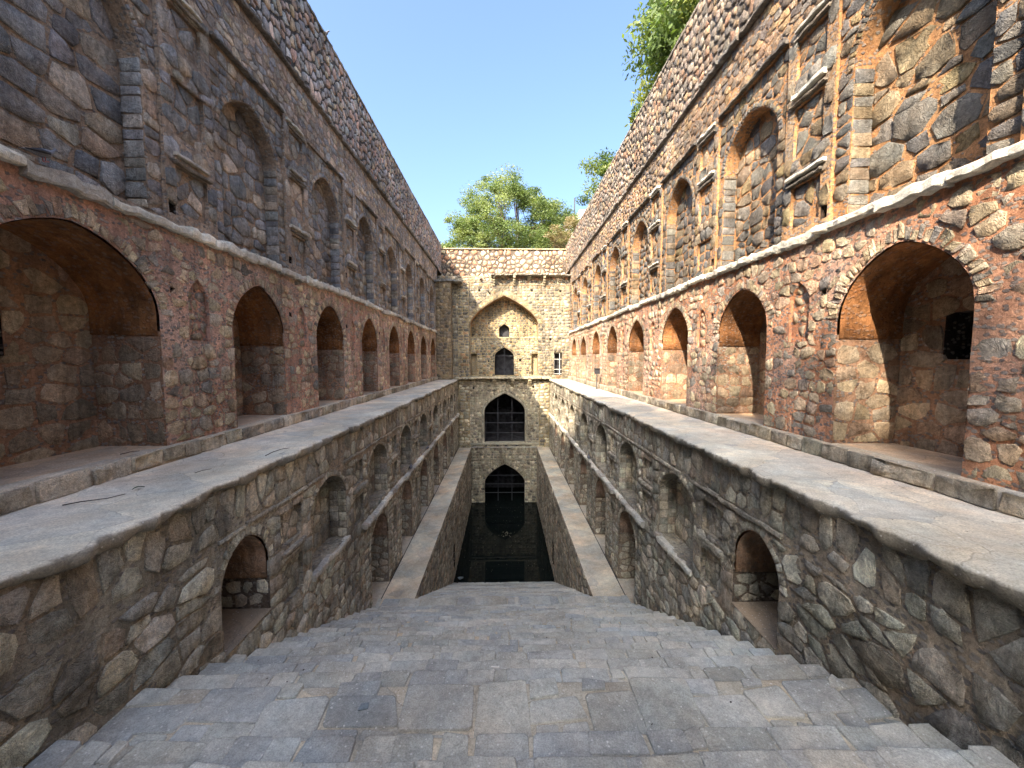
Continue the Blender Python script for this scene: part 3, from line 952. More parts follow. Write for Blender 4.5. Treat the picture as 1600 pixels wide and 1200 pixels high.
# ================================================================== RETAINING WALLS under the terraces
frz = -2.63
for sg in (-1, 1):
    W = thing('retaining_wall', {-1: 'dark two-tiered niched wall under the left terrace, wholly in shade', 1: 'dark two-tiered niched wall under the right terrace, sunlit at its far end'}[sg],
              'wall', (sg * XL, 12, ZLED), 'niched walls below the terraces')
    fr = side_frame(sg, XL)
    door = Arch(6.0, 1.12, -4.36, -3.45, -2.8, 2.0, 0.62)
    ups = [Arch(c, 1.82, -4.62, -3.4, -2.76, 2.0, 0.62) for c in LOWN]
    lows = [Arch(c, 1.75, ZLED - 0.03, -5.85, -5.13, 2.0, 0.62) for c in LOWN[1:]]
    smalls = [Arch(c + 1.75, 0.42, -6.45, -5.75, -5.42, 2.3) for c in LOWN[1:-1]]
    pan = []
    for c in [7.3] + [c + 1.75 for c in LOWN]:
        pan += [Rect(c - 0.36, c + 0.36, -3.5, -2.86), Rect(c - 0.36, c + 0.36, -4.6, -3.86)]
    holes = [Rect(6.9 + 4.3 * k, 7.0 + 4.3 * k, -2.3 + 0.1 * (k % 3), -2.18 + 0.1 * (k % 3)) for k in range(6)]
    cuts = [door] + ups + lows + smalls + pan
    face = Rect(Y0, YE, ZLED - 0.15, ZT - 0.12)
    mort = (150, 143, 131); mort2 = (158, 144, 129)
    face_patch('mortar_face', fr, face, cuts, W, mort, sp=0.16, amp=0.013, colr2=mort2)
    B = []
    VB = []
    under = Under(lambda a: stair_z(a) - 0.12)
    ringcut = [Arch(a.c, a.w + 0.34, a.t0, a.sp, a.ap + 0.15, a.p) for a in ups] + \
              [Arch(a.c, a.w + 0.4, a.t0, a.sp, a.ap + 0.18, a.p) for a in lows + [door]]
    # heads only get voussoirs; jambs get rubble up to the edge
    class Head:
        def __init__(s, a, r): s.a, s.r = a, r
        def inside(s, x, y, g=0.0): return s.a.inside(x, y, s.r + g) & (y > s.a.sp)
    heads = [Head(a, 0.17) for a in ups] + [Head(a, 0.2) for a in lows + [door]]
    # frieze: tall upright slabs
    B.append(rubble(fr, Rect(Y0, YE, frz + 0.05, ZT - 0.16), [], P_LOW, size=0.33, asp=0.72, gap=0.016, proud=(0.004, 0.045), bevel=0.03, drop=0.1, wvar=0.4, jitter=0.3))
    z1 = Rect(Y0, YE, -4.75, frz - 0.08)
    B.append(rubble(fr, Rect(Y0, 11, -8, frz - 0.08), cuts + heads + [under], P_LOW, jitter=0.34, size=0.31, asp=1.4, gap=0.013, proud=(0.012, 0.06), bevel=0.04, drop=0.06, wvar=0.5, rough=0.6))
    B.append(rubble(fr, Rect(11, YE, -4.75, frz - 0.08), cuts + heads + [under], P_LOW, size=0.23, asp=1.25, gap=0.012, proud=(0.01, 0.045), bevel=0.03, rich=False, K=8, drop=.06))
    B.append(rubble(fr, Rect(11, YE, ZLED, -4.95), cuts + heads + [under], P_LOW, size=0.21, asp=1.6, gap=0.012, proud=(0.01, 0.045), bevel=0.03, rich=False, K=8, drop=.06))
    for a in ups: VB.append(quads(fr, voussoirs(a, 0.16, 0.12), P_LOW, proud=(-0.03, 0.01), gap=0.01))
    for a in lows + [door]: VB.append(quads(fr, voussoirs(a, 0.2, 0.13), P_LOW, proud=(-0.03, 0.01), gap=0.01))
    for a in ups:     # blind niches
        face_patch('niche_back', fr, Rect(a.c - a.w / 2, a.c + a.w / 2, a.t0, a.ap), [], W, mort, h0=-0.45, sp=0.2)
        strip('niche_reveal', fr, a.outline(10), 0, -0.45, W, mort, 2, closed=True)
        B.append(rubble(fr, Rect(a.c - a.w / 2, a.c + a.w / 2, a.t0, a.ap), [], P_LOW, size=0.27, asp=1.2, gap=0.018, h0=-0.45, rich=a.c < 14, K=10 if a.c < 14 else 8))
        B.append(quads(jamb_frame(sg, XL, a.c + a.w / 2), courses(0.0, 0.44, a.t0 + 0.02, a.sp, h=(0.14, 0.24), w=(0.2, 0.25)), P_LOW, proud=(0, 0.015)))
    for a in pan:
        face_patch('panel_back', fr, a, [], W, mort, h0=-0.09, sp=0.25)
        strip('panel_reveal', fr, a.outline(), 0, -0.09, W, mort, 1, closed=True)
        B.append(rubble(fr, a, [], P_LOW, size=0.22, asp=1.0, gap=0.015, h0=-0.09, K=8, rich=a.s0 < 12))
    for a in smalls:
        face_patch('panel_back', fr, Rect(a.c - a.w / 2, a.c + a.w / 2, a.t0, a.ap), [], W, mort, h0=-0.2, sp=0.2)
        strip('panel_reveal', fr, a.outline(6), 0, -0.2, W, mort, 1, closed=True)
    for i, a in enumerate(lows):
        niche_cell(W, sg, XL, a, 1.05, ((134, 122, 110), (168, 144, 130), (186, 176, 164)), pal=P_LOW, batches=B, jsize=0.24, back=a.c < 17)
    niche_cell(W, sg, XL, door, 2.6, ((104, 94, 86), (160, 132, 112), (150, 134, 118)), pal=P_LOW, batches=B, jsize=0.22)
    # string courses and shelves
    dk = ((156, 150, 140), (142, 136, 128), (168, 161, 150))
    slab_run(W, fr, 5.0, YE, frz, 0.06, 0.045, 'ledge_slab', pal=dk, wl=(0.35, 0.9), mat='stone', wav=0.02, miss=0.12)
    slab_run(W, fr, 10.75, YE, -4.82, 0.15, 0.17, 'ledge_slab', wl=(0.5, 1.1))
    slab_run(W, fr, 7.98, 9.9, -4.66, 0.12, 0.1, 'ledge_slab', wl=(0.5, 0.9))
    for c in [7.3] + [c + 1.75 for c in LOWN]:
        slab_run(W, fr, c - 0.42, c + 0.42, -3.62, 0.1, 0.08, 'shelf', wl=(0.9, 0.95), pal=dk, mat='stone')
        slab_run(W, fr, c - 0.42, c + 0.42, -3.74, 0.045, 0.05, 'shelf', wl=(0.9, 0.95), pal=dk, mat='stone')
    emit(W, B, 'stone', 'rubble_stones')
    emit(W, VB, 'arch_stone', 'arch_stones', 120)

# ================================================================== POOL WALLS
for sg in (-1, 1):
    W = thing('pool_wall', {-1: 'thin-coursed stone wall dropping from the left walkway into the water', 1: 'thin-coursed stone wall dropping from the right walkway into the water'}[sg],
              'wall', (sg * XP, 22, ZW), 'walls of the sunken pool')
    fr = side_frame(sg, XP)
    slot = Arch(22.0 + (0.4 if sg > 0 else 0), 0.7, -12.4, -11.2, -10.8, 2.2)
    face = Rect(12.2, YE + 0.4, ZW - 0.4, ZLED + 0.0)
    face_patch('mortar_face', fr, face, [slot], W, (114, 106, 96), sp=0.3, colr2=(128, 116, 102))
    strip('slot_reveal', fr, slot.outline(6), 0, -0.5, W, (60, 54, 48), 2)
    face_patch('slot_back', fr, Rect(slot.c - .35, slot.c + .35, -12.4, -10.8), [], W, (50, 46, 42), h0=-0.5)
    under = Under(lambda a: np.where(a < 21.6, ZLED - 0.2 - (a - 12.25) * 0.545, ZW) - 0.1)
    B = [rubble(fr, Rect(12.25, YE, ZW - 0.1, ZLED - 0.02), [slot, under], P_PIT, size=0.26, asp=2.8, gap=0.010, proud=(0.01, 0.06), drop=.05, bevel=0.03, K=8, rich=False, course=1)]
    emit(W, B, 'stone', 'rubble_stones')

# ================================================================== UPPER ARCADE WALLS
for sg in (-1, 1):
    W = thing('arcade_wall', {-1: 'tall shaded left wall with arched niches and blind arches above the terrace', 1: 'tall sunlit right wall with arched niches and blind arches above the terrace'}[sg],
              'wall', (sg * XU, 17, ZT), 'arcaded walls either side of the stepwell')
    fr = side_frame(sg, XU)
    P2 = P_U2L if sg < 0 else P_U2R
    niches = [Arch(c, 1.95, ZK, 0.7, 1.72, 1.9, 0.66) for c in NICHE]
    if sg < 0: niches[1] = Arch(5.4, 2.5, ZK, 0.75, 1.86, 1.9, 0.66); niches[0] = Arch(1.6, 1.95, ZK, 0.7, 1.72, 1.9, 0.66)
    frames = [Rect(c - 1.28, c + 1.28, ZS + 0.12, 6.42) for c in NICHE]
    blinds = [Arch(c, 1.95, ZS + 0.14, 4.85, 5.93, 2.0, 0.66) for c in NICHE]
    mids = [c + 1.865 for c in NICHE]
    for k, a in enumerate(niches):
        if k > 1: a.w += random.uniform(-.08, .06); a.ap += random.uniform(-.07, .07); a.c += random.uniform(-.05, .05); a.q += random.uniform(-.06, .08)
    for k, a in enumerate(blinds):
        a.w += random.uniform(-.08, .08); a.ap += random.uniform(-.12, .08); a.c += random.uniform(-.06, .06); a.q += random.uniform(-.05, .1)
    panels = []
    for c in mids:
        if c < YE - 0.6:
            panels += [Rect(c - 0.36, c + 0.36, 2.62, 3.42), Rect(c - 0.36, c + 0.36, 3.95, 4.95), Rect(c - 0.36, c + 0.36, 5.5, 6.2)]
    smalln = [Arch(c, 0.5, 0.35, 1.1, 1.5, 2.0) for c in mids if c < YE - 0.6]
    hl = []
    for c in mids[1:5]:
        hl.append(Rect(c - 0.62, c - 0.52, 1.15, 1.27))
    hl += [Rect(6.96, 7.1, 2.55, 2.78), Rect(10.68, 10.82, 2.6, 2.78), Rect(14.42, 14.54, 3.0, 3.18)]
    cuts = niches + [f for f in frames] + panels + smalln + hl
    face = Rect(Y0, YE, ZK - 0.3, ZC + 0.05)
    mort = (174, 134, 118) if sg < 0 else (184, 132, 104)
    mort_hi = (148, 130, 116) if sg < 0 else (172, 130, 94)
    # lower storey
    lowr = Rect(Y0, YE, ZK - 0.3, ZS)
    face_patch('mortar_face', fr, lowr, niches + smalln + [h for h in hl if h.t0 < ZS], W, mort, sp=0.13, amp=0.022, colr2=(186, 158, 146))
    upr = Rect(Y0, YE, ZS, ZC + 0.05)
    ucuts = frames + panels + [h for h in hl if h.t0 > ZS]
    face_patch('mortar_face', fr, upr, ucuts, W, mort_hi, sp=0.16, amp=0.02, colr2=(152, 136, 126) if sg < 0 else (150, 128, 106))
    class Head:
        def __init__(s, a, r): s.a, s.r = a, r
        def inside(s, x, y, g=0.0): return s.a.inside(x, y, s.r + g) & (y > s.a.sp)
    heads = [Head(a, 0.3) for a in niches]
    B, VB = [], []
    for (sa, sb, rich) in ((Y0, 14.0, True), (14.0, YE, False)):
        K = 10 if rich else 8
        # red-mortared lower storey: stones half buried
        B.append(rubble(fr, Rect(sa, sb, ZK + 0.02, ZS - 0.1), niches + smalln + heads + hl, P_U3, jitter=0.3, size=0.23, asp=1.25, gap=0.014, proud=(-0.03, 0.045), bevel=0.035, K=K, rich=rich, wvar=0.5, drop=0.1, course=1, rough=0.5))
        # between frames
        B.append(rubble(fr, Rect(sa, sb, ZS + 0.1, 6.45), ucuts + hl, P2, jitter=0.24, size=0.27, asp=1.25, gap=0.010, proud=(0.012, 0.055), bevel=0.025, K=K, rich=rich, course=1, drop=.05, rough=0.6, wvar=.4))
        # band under the cornice
        B.append(rubble(fr, Rect(sa, sb, 6.5, ZC - 0.08), [], P_U1 if sg < 0 else P_U1R, size=0.22, asp=1.4, gap=0.012, proud=(0.004, 0.035), bevel=0.03, K=K, rich=rich, drop=.08, rough=0.5))
    for a in niches:
        VB.append(quads(fr, voussoirs(a, 0.3, 0.11), P_U3, proud=(-0.03, 0.012), gap=0.014, bevel=0.03, jit=0.015))
        hole = None
        if 5 < a.c < 6: hole = Rect(5.2, 5.95, 0.0, 0.72) if sg > 0 else Rect(4.85, 5.5, 0.0, 0.75)
        niche_cell(W, sg, XU, a, 1.15, ((150, 118, 98), (150, 104, 68), (194, 168, 146)), pal=P_IN, batches=B, back=a.c < 18, jsize=0.3, hole=hole)
    for a, f_ in zip(blinds, frames):
        rich = a.c < 14
        face_patch('frame_face', fr, f_, [a], W, mort_hi, h0=-0.07, sp=0.24)
        strip('frame_reveal', fr, f_.outline(), 0, -0.07, W, mort_hi, 1, closed=True)
        h2 = -0.42
        face_patch('blind_arch_back', fr, Rect(a.c - a.w / 2, a.c + a.w / 2, a.t0, a.ap), [], W, mort_hi, h0=h2, sp=0.24)
        strip('blind_arch_reveal', fr, a.outline(12), -0.07, h2, W, mort_hi, 2)
        B.append(rubble(fr, f_, [a, Head(a, 0.16)], P2, jitter=0.24, course=1, size=0.22, asp=1.25, gap=0.010, proud=(0.01, 0.05), bevel=0.025, drop=.05, rough=0.5, h0=-0.07, K=10 if rich else 8, rich=rich))
        B.append(rubble(fr, Rect(a.c - a.w / 2, a.c + a.w / 2, a.t0, a.ap), [], P2, jitter=0.27, size=0.38 if a.c < 7 else 0.33, asp=1.4, gap=0.011, proud=(0.012, 0.055), bevel=0.025, h0=h2, K=10 if rich else 8, rich=rich, wvar=0.6, course=1, rmax=0.46, drop=.07, rough=0.6))
        VB.append(quads(fr, voussoirs(a, 0.17, 0.1), P2, proud=(0.0, 0.03), gap=0.008, h0=-0.07))
        B.append(quads(jamb_frame(sg, XU + 0.07, a.c + a.w / 2), courses(0.0, 0.34, a.t0 + 0.02, a.sp, h=(0.14, 0.28), w=(0.3, 0.34)), P2, proud=(0, 0.02)))
    for p in panels:
        face_patch('panel_back', fr, p, [], W, mort_hi, h0=-0.07, sp=0.3)
        strip('panel_reveal', fr, p.outline(), 0, -0.07, W, mort_hi, 1, closed=True)
        B.append(rubble(fr, p, [], P2, size=0.28, asp=0.9, gap=0.016, h0=-0.07, K=8, rich=p.s0 < 14))
    for a in smalln:
        face_patch('panel_back', fr, Rect(a.c - a.w / 2, a.c + a.w / 2, a.t0, a.ap), [], W, mort, h0=-0.07, sp=0.25)
        strip('panel_reveal', fr, a.outline(7), 0, -0.07, W, mort, 1, closed=True)
        B.append(rubble(fr, Rect(a.c - a.w / 2, a.c + a.w / 2, a.t0, a.ap), [], P_U3, size=0.2, asp=1.0, gap=0.02, h0=-0.07, K=8, rich=False, proud=(0, 0.02)))
    for h_ in hl:
        face_patch('putlog_hole', fr, h_, [], W, (40, 34, 30), h0=-0.35, sp=0.3)
        strip('putlog_hole', fr, h_.outline(), 0, -0.35, W, (60, 50, 44), 1, closed=True)
    # string course, cornice, shelves, frame labels
    slab_run(W, fr, Y0, YE, ZS, 0.17, 0.13, 'ledge_slab', wl=(0.6, 1.4), wav=0.035)
    slab_run(W, fr, Y0, YE, ZC, 0.1, 0.16, 'cornice_slab', wl=(0.8, 1.6), wav=0.008, pal=((118, 112, 108), (104, 100, 98)), mat='stone')
    for c in mids:
        if c > YE - 0.6: continue
        for tz in (3.52, 5.05, 6.3):
            if random.random() < 0.18: continue
            slab_run(W, fr, c - 0.45 + random.uniform(-.05, .05), c + 0.45 + random.uniform(-.12, .05), tz + 0.1, 0.075, 0.1, 'shelf', wl=(1.0, 1.1), wav=0.02)
            slab_run(W, fr, c - 0.43, c + 0.43, tz - 0.04, 0.05, 0.07, 'shelf', wl=(1.0, 1.1), wav=0.02, pal=((120, 112, 104), (100, 96, 92)), mat='stone')
    for c in NICHE:
        slab_run(W, fr, c - 1.25, c + 1.25, 6.45, 0.07, 0.08, 'label_slab', wl=(0.5, 1.3), wav=0.02, pal=((112, 106, 100), (98, 94, 92)), mat='stone', miss=0.15)
    # kerb along the foot
    QB = []
    s = Y0
    Q = []
    while s < YE - 0.3:
        w = random.uniform(0.25, 0.85); Q.append([(s, ZT + 0.0), (s + w, ZT + 0.0), (s + w, ZK), (s, ZK)]); s += w
    frk = side_frame(sg, XU - 0.1)
    KB = [quads(frk, Q, [(158, 150, 138, 2), (172, 162, 148, 1), (146, 138, 128, 1)], proud=(-0.02, 0.04), bevel=0.05, gap=0.016, jit=0.014, depth=0.1, rough=1.2)]
    emit(W, KB, 'kerb_stone', 'kerb_stones', 80)
    ys = np.linspace(Y0, YE, 260)
    V = []
    for y in ys:
        for x, z in ((XU + 0.12, ZK + 0.004), (XU - 0.03, ZK + 0.004), (XU - 0.085, ZK - 0.02), (XU - 0.085, ZT - 0.05)):
            V.append((sg * x, y, z))
    V = np.array(V); V += np.stack([fbm(V, 4, 1), V[:, 0] * 0, fbm(V, 4, 2) * 0.5], -1) * 0.022
    F = np.array([(i * 4 + j, i * 4 + j + 1, (i + 1) * 4 + j + 1, (i + 1) * 4 + j) for i in range(len(ys) - 1) for j in range(3)])
    mesh_obj('kerb_bed', V, F, M['floor'], W, cols=np.tile(lin((178, 164, 150)), (len(V), 1)) * (1 + 0.2 * fbm(V, 1.4, 12))[:, None])
    emit(W, B, 'stone', 'rubble_stones')
    emit(W, VB, 'arch_stone', 'arch_stones', 160)
    # masonry mass behind
    mb = MB(); a_, b_ = sorted((sg * (XU + 1.75), sg * (XU + 2.4))); mb.box(a_, b_, Y0, YE + 3, ZW - 1, ZTOP - 0.5, lin(mort))
    mb.build('wall_core', M['mortar'], W)

    # ---- parapet wall of rounder rubble on top
    PW = thing('parapet_wall', {-1: 'dark-jointed rubble parapet topping the left wall against the sky', 1: 'rubble parapet topping the sunlit right wall under leaning trees'}[sg],
               'wall', (sg * (XU - 0.03), 17, ZC), 'rubble parapets above the cornices')
    frp = side_frame(sg, XU - 0.02)
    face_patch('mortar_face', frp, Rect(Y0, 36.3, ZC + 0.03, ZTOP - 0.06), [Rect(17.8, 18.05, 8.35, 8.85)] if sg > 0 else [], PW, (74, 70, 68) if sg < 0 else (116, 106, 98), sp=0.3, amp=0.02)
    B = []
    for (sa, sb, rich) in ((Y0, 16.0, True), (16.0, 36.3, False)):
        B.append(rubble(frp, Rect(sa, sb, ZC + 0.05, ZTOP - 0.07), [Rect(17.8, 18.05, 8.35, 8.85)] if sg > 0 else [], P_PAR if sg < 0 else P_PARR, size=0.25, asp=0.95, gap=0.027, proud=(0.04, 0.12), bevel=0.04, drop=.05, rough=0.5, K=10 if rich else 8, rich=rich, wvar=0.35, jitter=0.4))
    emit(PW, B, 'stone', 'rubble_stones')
    slab_run(PW, frp, Y0, 36.3, ZTOP - 0.02, 0.09, 0.05, 'coping_slab', wl=(1.2, 2.2), wav=0.006, pal=((140, 132, 122), (152, 144, 134)), back=0.6, mat='mortar')
    mb = MB(); a_, b_ = sorted((sg * (XU + 0.3), sg * (XU + 2.3))); mb.box(a_, b_, Y0, 36.3, ZTOP - 0.6, ZTOP - 0.07, lin((120, 110, 100)))
    mb.build('wall_core', M['mortar'], PW)

# wall mass behind the viewer keeps the court closed as it is in the place
bw_ = thing('approach_wall', 'plain flanking masonry beside the top of the stairs, behind the viewpoint', 'wall', (0, -6, ZT), None)
for sg in (-1, 1):
    mb = MB(); a_, b_ = sorted((sg * (XU + 0.0), sg * (XU + 1.5))); mb.box(a_, b_, -12, Y0, -4, ZTOP, lin((120, 104, 94)))
    mb.build('flank', M['mortar'], bw_)
    mb = MB(); a_, b_ = sorted((sg * XL, sg * XU)); mb.box(a_, b_, -12, Y0, -4, ZT - 0.1, lin((104, 94, 84)))
    mb.build('flank', M['mortar'], bw_)
mb = MB(); mb.box(-XL, XL, -14, -1.4, -4, -1.0, lin((130, 126, 120))); mb.build('flank', M['mortar'], bw_)

# ================================================================== END BUILDING
E_ = thing('end_building', 'sunlit sandstone gatehouse with stacked pointed arches closing the far end of the stepwell', 'building', (0, YE, ZLED))
fr = front_frame(YE)
aM = Arch(0.06, 3.62, -7.5, -4.6, -3.05, 1.75, 0.9)
aB = Arch(0.06, 3.62, ZW - 0.5, -11.1, -9.41, 1.75, 0.9)
aI = Arch(0.03, 5.96, -1.5, 3.1, 5.56, 1.65, 0.95)
win_r = Rect(4.4, 5.15, -1.4, 0.62)
holesE = [Rect(x - .09, x + .09, z - .1, z + .1) for x, z in ((-2.15, 6.0), (2.45, 6.0), (4.95, 5.95), (-3.65, 3.3), (4.1, 1.75), (-3.6, 1.5), (-2.7, -2.55), (-3.35, -2.6), (3.35, -2.6), (-1.25, 5.75), (2.6, -2.45))]
cutsE = [aM, aB, aI, win_r] + holesE
ZE = 7.2
lowE = Rect(-XL - 0.02, XL + 0.02, ZW - 0.4, ZT); upE = Rect(-XU - 0.05, XU + 0.05, ZT, ZE)
face_patch('mortar_face', fr, lowE, cutsE, E_, (176, 166, 144), sp=0.3, colr2=(164, 156, 140))
face_patch('mortar_face', fr, upE, cutsE, E_, (146, 133, 110), sp=0.3, colr2=(136, 124, 106))
B, VB = [], []
class Head:
    def __init__(s, a, r): s.a, s.r = a, r
    def inside(s, x, y, g=0.0): return s.a.inside(x, y, s.r + g) & (y > s.a.sp)
class Band:
    def __init__(s, a, r): s.a, s.r = a, r
    def inside(s, x, y, g=0.0): return s.a.inside(x, y, s.r + g)
def coursed(base, cuts, pal, h=(0.16, 0.32), w=(0.2, 0.6), h0=0.0, frx=fr, proud=(0.0, 0.035), g=0.0):
    ok = region(Rect(base.s0 - .01, base.s1 + .01, base.t0 - .01, base.t1 + .01), cuts)
    return rubble(frx, base, cuts, pal, size=(h[0] + h[1] + w[0] + w[1]) / 4.3, asp=1.55, gap=0.016, proud=proud, bevel=0.025, K=8, rich=False, course=1, jitter=0.22, h0=h0, drop=0.05)
B.append(coursed(Rect(-XL, XL, -13, ZT), [Band(aM, 0.22), Head(aM, 0.6), aB, Head(aB, 0.5)] + holesE, P_ENDL, h=(.14, .28), w=(.18, .5)))
B.append(coursed(Rect(-XU, XU, ZT, ZE), [aI, Head(aI, 0.55), win_r] + holesE, P_END, h=(.16, .3), w=(.2, .55)))
VB.append(quads(fr, voussoirs(aM, 0.62, 0.2, 0.24), P_ENDL, gap=0.024, proud=(0.02, 0.05)))
VB.append(quads(fr, voussoirs(aB, 0.5, 0.22, 0.03), P_ENDL, gap=0.026, proud=(0.02, 0.05)))
VB.append(quads(fr, voussoirs(aI, 0.5, 0.22, 0.03), [(170, 154, 124, 1), (154, 138, 110, 1), (138, 124, 102, 1)], gap=0.026, proud=(0.02, 0.05)))
# plaster band round the middle arch
def band(a, r, proud, colr, name):
    o = np.array(a.outline(14)); 
    b2 = Arch(a.c, a.w + 2 * r, a.t0, a.sp, a.ap + r, a.p, a.q); i = np.array(b2.outline(14))
    n = min(len(o), len(i))
    V = []
    for k in range(n):
        V += [(o[k][0], YE + 0.05, o[k][1]), (o[k][0], YE - proud, o[k][1]), (i[k][0], YE - proud, i[k][1]), (i[k][0], YE + 0.05, i[k][1])]
    F = [(k * 4 + j, k * 4 + j + 1, k * 4 + 5 + j, k * 4 + 4 + j) for k in range(n - 1) for j in range(3)]
    mesh_obj(name, V, np.array(F), M['plaster'], E_, cols=np.tile(lin(colr), (len(V), 1)))
band(aM, 0.22, 0.05, (176, 170, 154), 'arch_surround')

def chamber(a, depth, colr, parent=E_):
    strip('arch_reveal', fr, a.outline(14), 0.0, -0.7, parent, colr, 2)
    r = Rect(a.c - a.w / 2 - 0.6, a.c + a.w / 2 + 0.6, a.t0, a.ap + 0.6)
    mb = MB()
    x0, x1, z0, z1 = r.s0, r.s1, r.t0 - 0.0, r.t1
    ya, yb = YE + 0.7, YE + depth
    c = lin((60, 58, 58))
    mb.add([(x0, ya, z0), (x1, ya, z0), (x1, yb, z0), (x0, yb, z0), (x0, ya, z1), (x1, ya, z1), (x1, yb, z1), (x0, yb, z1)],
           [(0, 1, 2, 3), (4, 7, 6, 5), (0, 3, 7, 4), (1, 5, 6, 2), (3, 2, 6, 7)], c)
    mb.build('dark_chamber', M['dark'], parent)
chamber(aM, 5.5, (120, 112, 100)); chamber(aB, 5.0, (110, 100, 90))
# details seen through the middle arch
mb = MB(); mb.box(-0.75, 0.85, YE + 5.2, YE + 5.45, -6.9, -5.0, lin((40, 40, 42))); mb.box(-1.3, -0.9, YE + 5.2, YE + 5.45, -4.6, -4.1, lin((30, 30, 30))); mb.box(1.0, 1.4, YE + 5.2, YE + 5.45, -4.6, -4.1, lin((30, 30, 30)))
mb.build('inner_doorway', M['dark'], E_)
# iwan recess
fi = front_frame(YE + 1.3)
strip('iwan_vault', fr, aI.head(14), 0, -1.3, E_, (160, 126, 96), 4, mat='plaster')
m_ = aI.outline(4); L_ = [p for p in m_ if p[1] <= 3.11 and p[0] < 0]; R_ = [p for p in m_ if p[1] <= 3.11 and p[0] > 0]
strip('iwan_jamb', fr, L_, 0, -1.3, E_, (168, 150, 118), 3); strip('iwan_jamb', fr, R_, 0, -1.3, E_, (168, 150, 118), 3)
smallw = Arch(0.03, 0.95, 2.02, 2.75, 3.2, 1.8)
door2 = Arch(0.03, 1.72, -1.42, 0.25, 1.05, 2.0)
slots = [Rect(-2.95, -2.4, -1.42, 0.5), Rect(2.45, 3.02, -1.42, 0.5)]
holes2 = [Rect(-1.45, -1.3, -0.25, -0.1), Rect(1.35, 1.55, -0.2, 0.0)]
inner = Rect(-2.98, 3.08, 1.9, 5.8)
face_patch('iwan_back', fi, inner, [smallw], E_, (166, 146, 112), sp=0.3)
B.append(coursed(inner, [smallw], P_END, h=(.1, .2), w=(.2, .5), frx=fi, proud=(0, .02)))
fl = front_frame(YE + 0.35)
lowI = Rect(-2.98, 3.08, -1.5, 1.9)
face_patch('iwan_infill', fl, lowI, [door2] + slots + holes2, E_, (168, 152, 118), sp=0.3)
B.append(coursed(lowI, [door2, Head(door2, 0.25)] + slots + holes2, P_END, h=(.14, .26), w=(.2, .5), frx=fl))
VB.append(quads(fl, voussoirs(door2, 0.25, 0.16), P_END))
mb = MB(); mb.box(-2.98, 3.08, YE + 0.3, YE + 1.3, 1.86, 1.96, lin((196, 180, 146))); mb.build('iwan_ledge', M['plaster'], E_)
def pocket(a, frx, y, d, colr):
    strip('opening_reveal', frx, a.outline(8), 0, -d, E_, colr, 1)
    if isinstance(a, Rect): r = a
    else: r = Rect(a.c - a.w / 2, a.c + a.w / 2, a.t0, a.ap)
    mb = MB(); mb.add([(r.s0, y + d, r.t0), (r.s1, y + d, r.t0), (r.s1, y + d, r.t1), (r.s0, y + d, r.t1)], [(0, 1, 2, 3)], lin(colr))
    return mb
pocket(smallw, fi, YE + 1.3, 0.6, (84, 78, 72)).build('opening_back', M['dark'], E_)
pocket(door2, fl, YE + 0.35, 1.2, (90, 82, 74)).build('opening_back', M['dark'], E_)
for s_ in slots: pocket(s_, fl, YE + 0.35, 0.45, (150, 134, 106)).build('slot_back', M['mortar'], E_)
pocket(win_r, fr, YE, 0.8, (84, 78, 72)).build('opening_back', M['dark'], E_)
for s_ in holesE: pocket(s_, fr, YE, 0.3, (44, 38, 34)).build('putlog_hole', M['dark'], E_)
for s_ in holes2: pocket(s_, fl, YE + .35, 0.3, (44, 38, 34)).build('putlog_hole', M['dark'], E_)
# raised outlines of two blind little arches in the iwan
for cx in (-2.05, 2.05):
    a = Arch(cx, 1.1, 2.1, 2.75, 3.2, 1.7)
    o = a.outline(8)
    mb = MB(); mb.tube([(x, YE + 1.28, z) for x, z in o], 0.035, 5, lin((178, 160, 124)))
    mb.build('blind_arch_moulding', M['plaster'], E_, smooth=True)
# pilasters
def pilaster(x0, x1, z0, z1, proud, pal, cuts_=[]):
    mb = MB(); c = lin((160, 144, 112))
    mb.box(x0, x1, YE - proud, YE + 0.02, z0, z1, c); mb.build('pilaster', M['mortar'], E_)
    f2 = front_frame(YE - proud)
    B.append(coursed(Rect(x0 + .02, x1 - .02, z0, z1), cuts_, pal, h=(.16, .3), w=(.25, .6), frx=f2))
pilaster(-4.02, -3.02, ZLED, ZT - 0.12, 0.1, P_ENDL, ); pilaster(3.12, 4.02, ZLED, ZT - 0.12, 0.1, P_ENDL)
pilaster(-4.0, -3.05, ZT, 6.6, 0.14, P_END)
# left buttress with slab cap
PB = [(120, 110, 96, 2), (140, 124, 100, 2), (104, 98, 90, 1.5), (150, 134, 108, 1)]
mb = MB(); mb.box(-XU, -4.5, YE - 0.9, YE + 0.02, ZT, 6.55, lin((132, 116, 94))); mb.build('buttress', M['mortar'], E_)
B.append(coursed(Rect(-XU + .02, -4.52, ZT, 6.5), [], PB, frx=front_frame(YE - 0.9)))
B.append(coursed(Rect(YE - 0.88, YE, ZT, 6.5), [], PB, frx=side_frame(-1, 4.5)))
slab_run(E_, front_frame(YE - 0.9), -XU, -3.6, 6.6, 0.16, 0.3, 'eave_slab', wl=(0.6, 1.1), back=0.9, pal=((112, 112, 112), (128, 124, 118)), mat='stone')
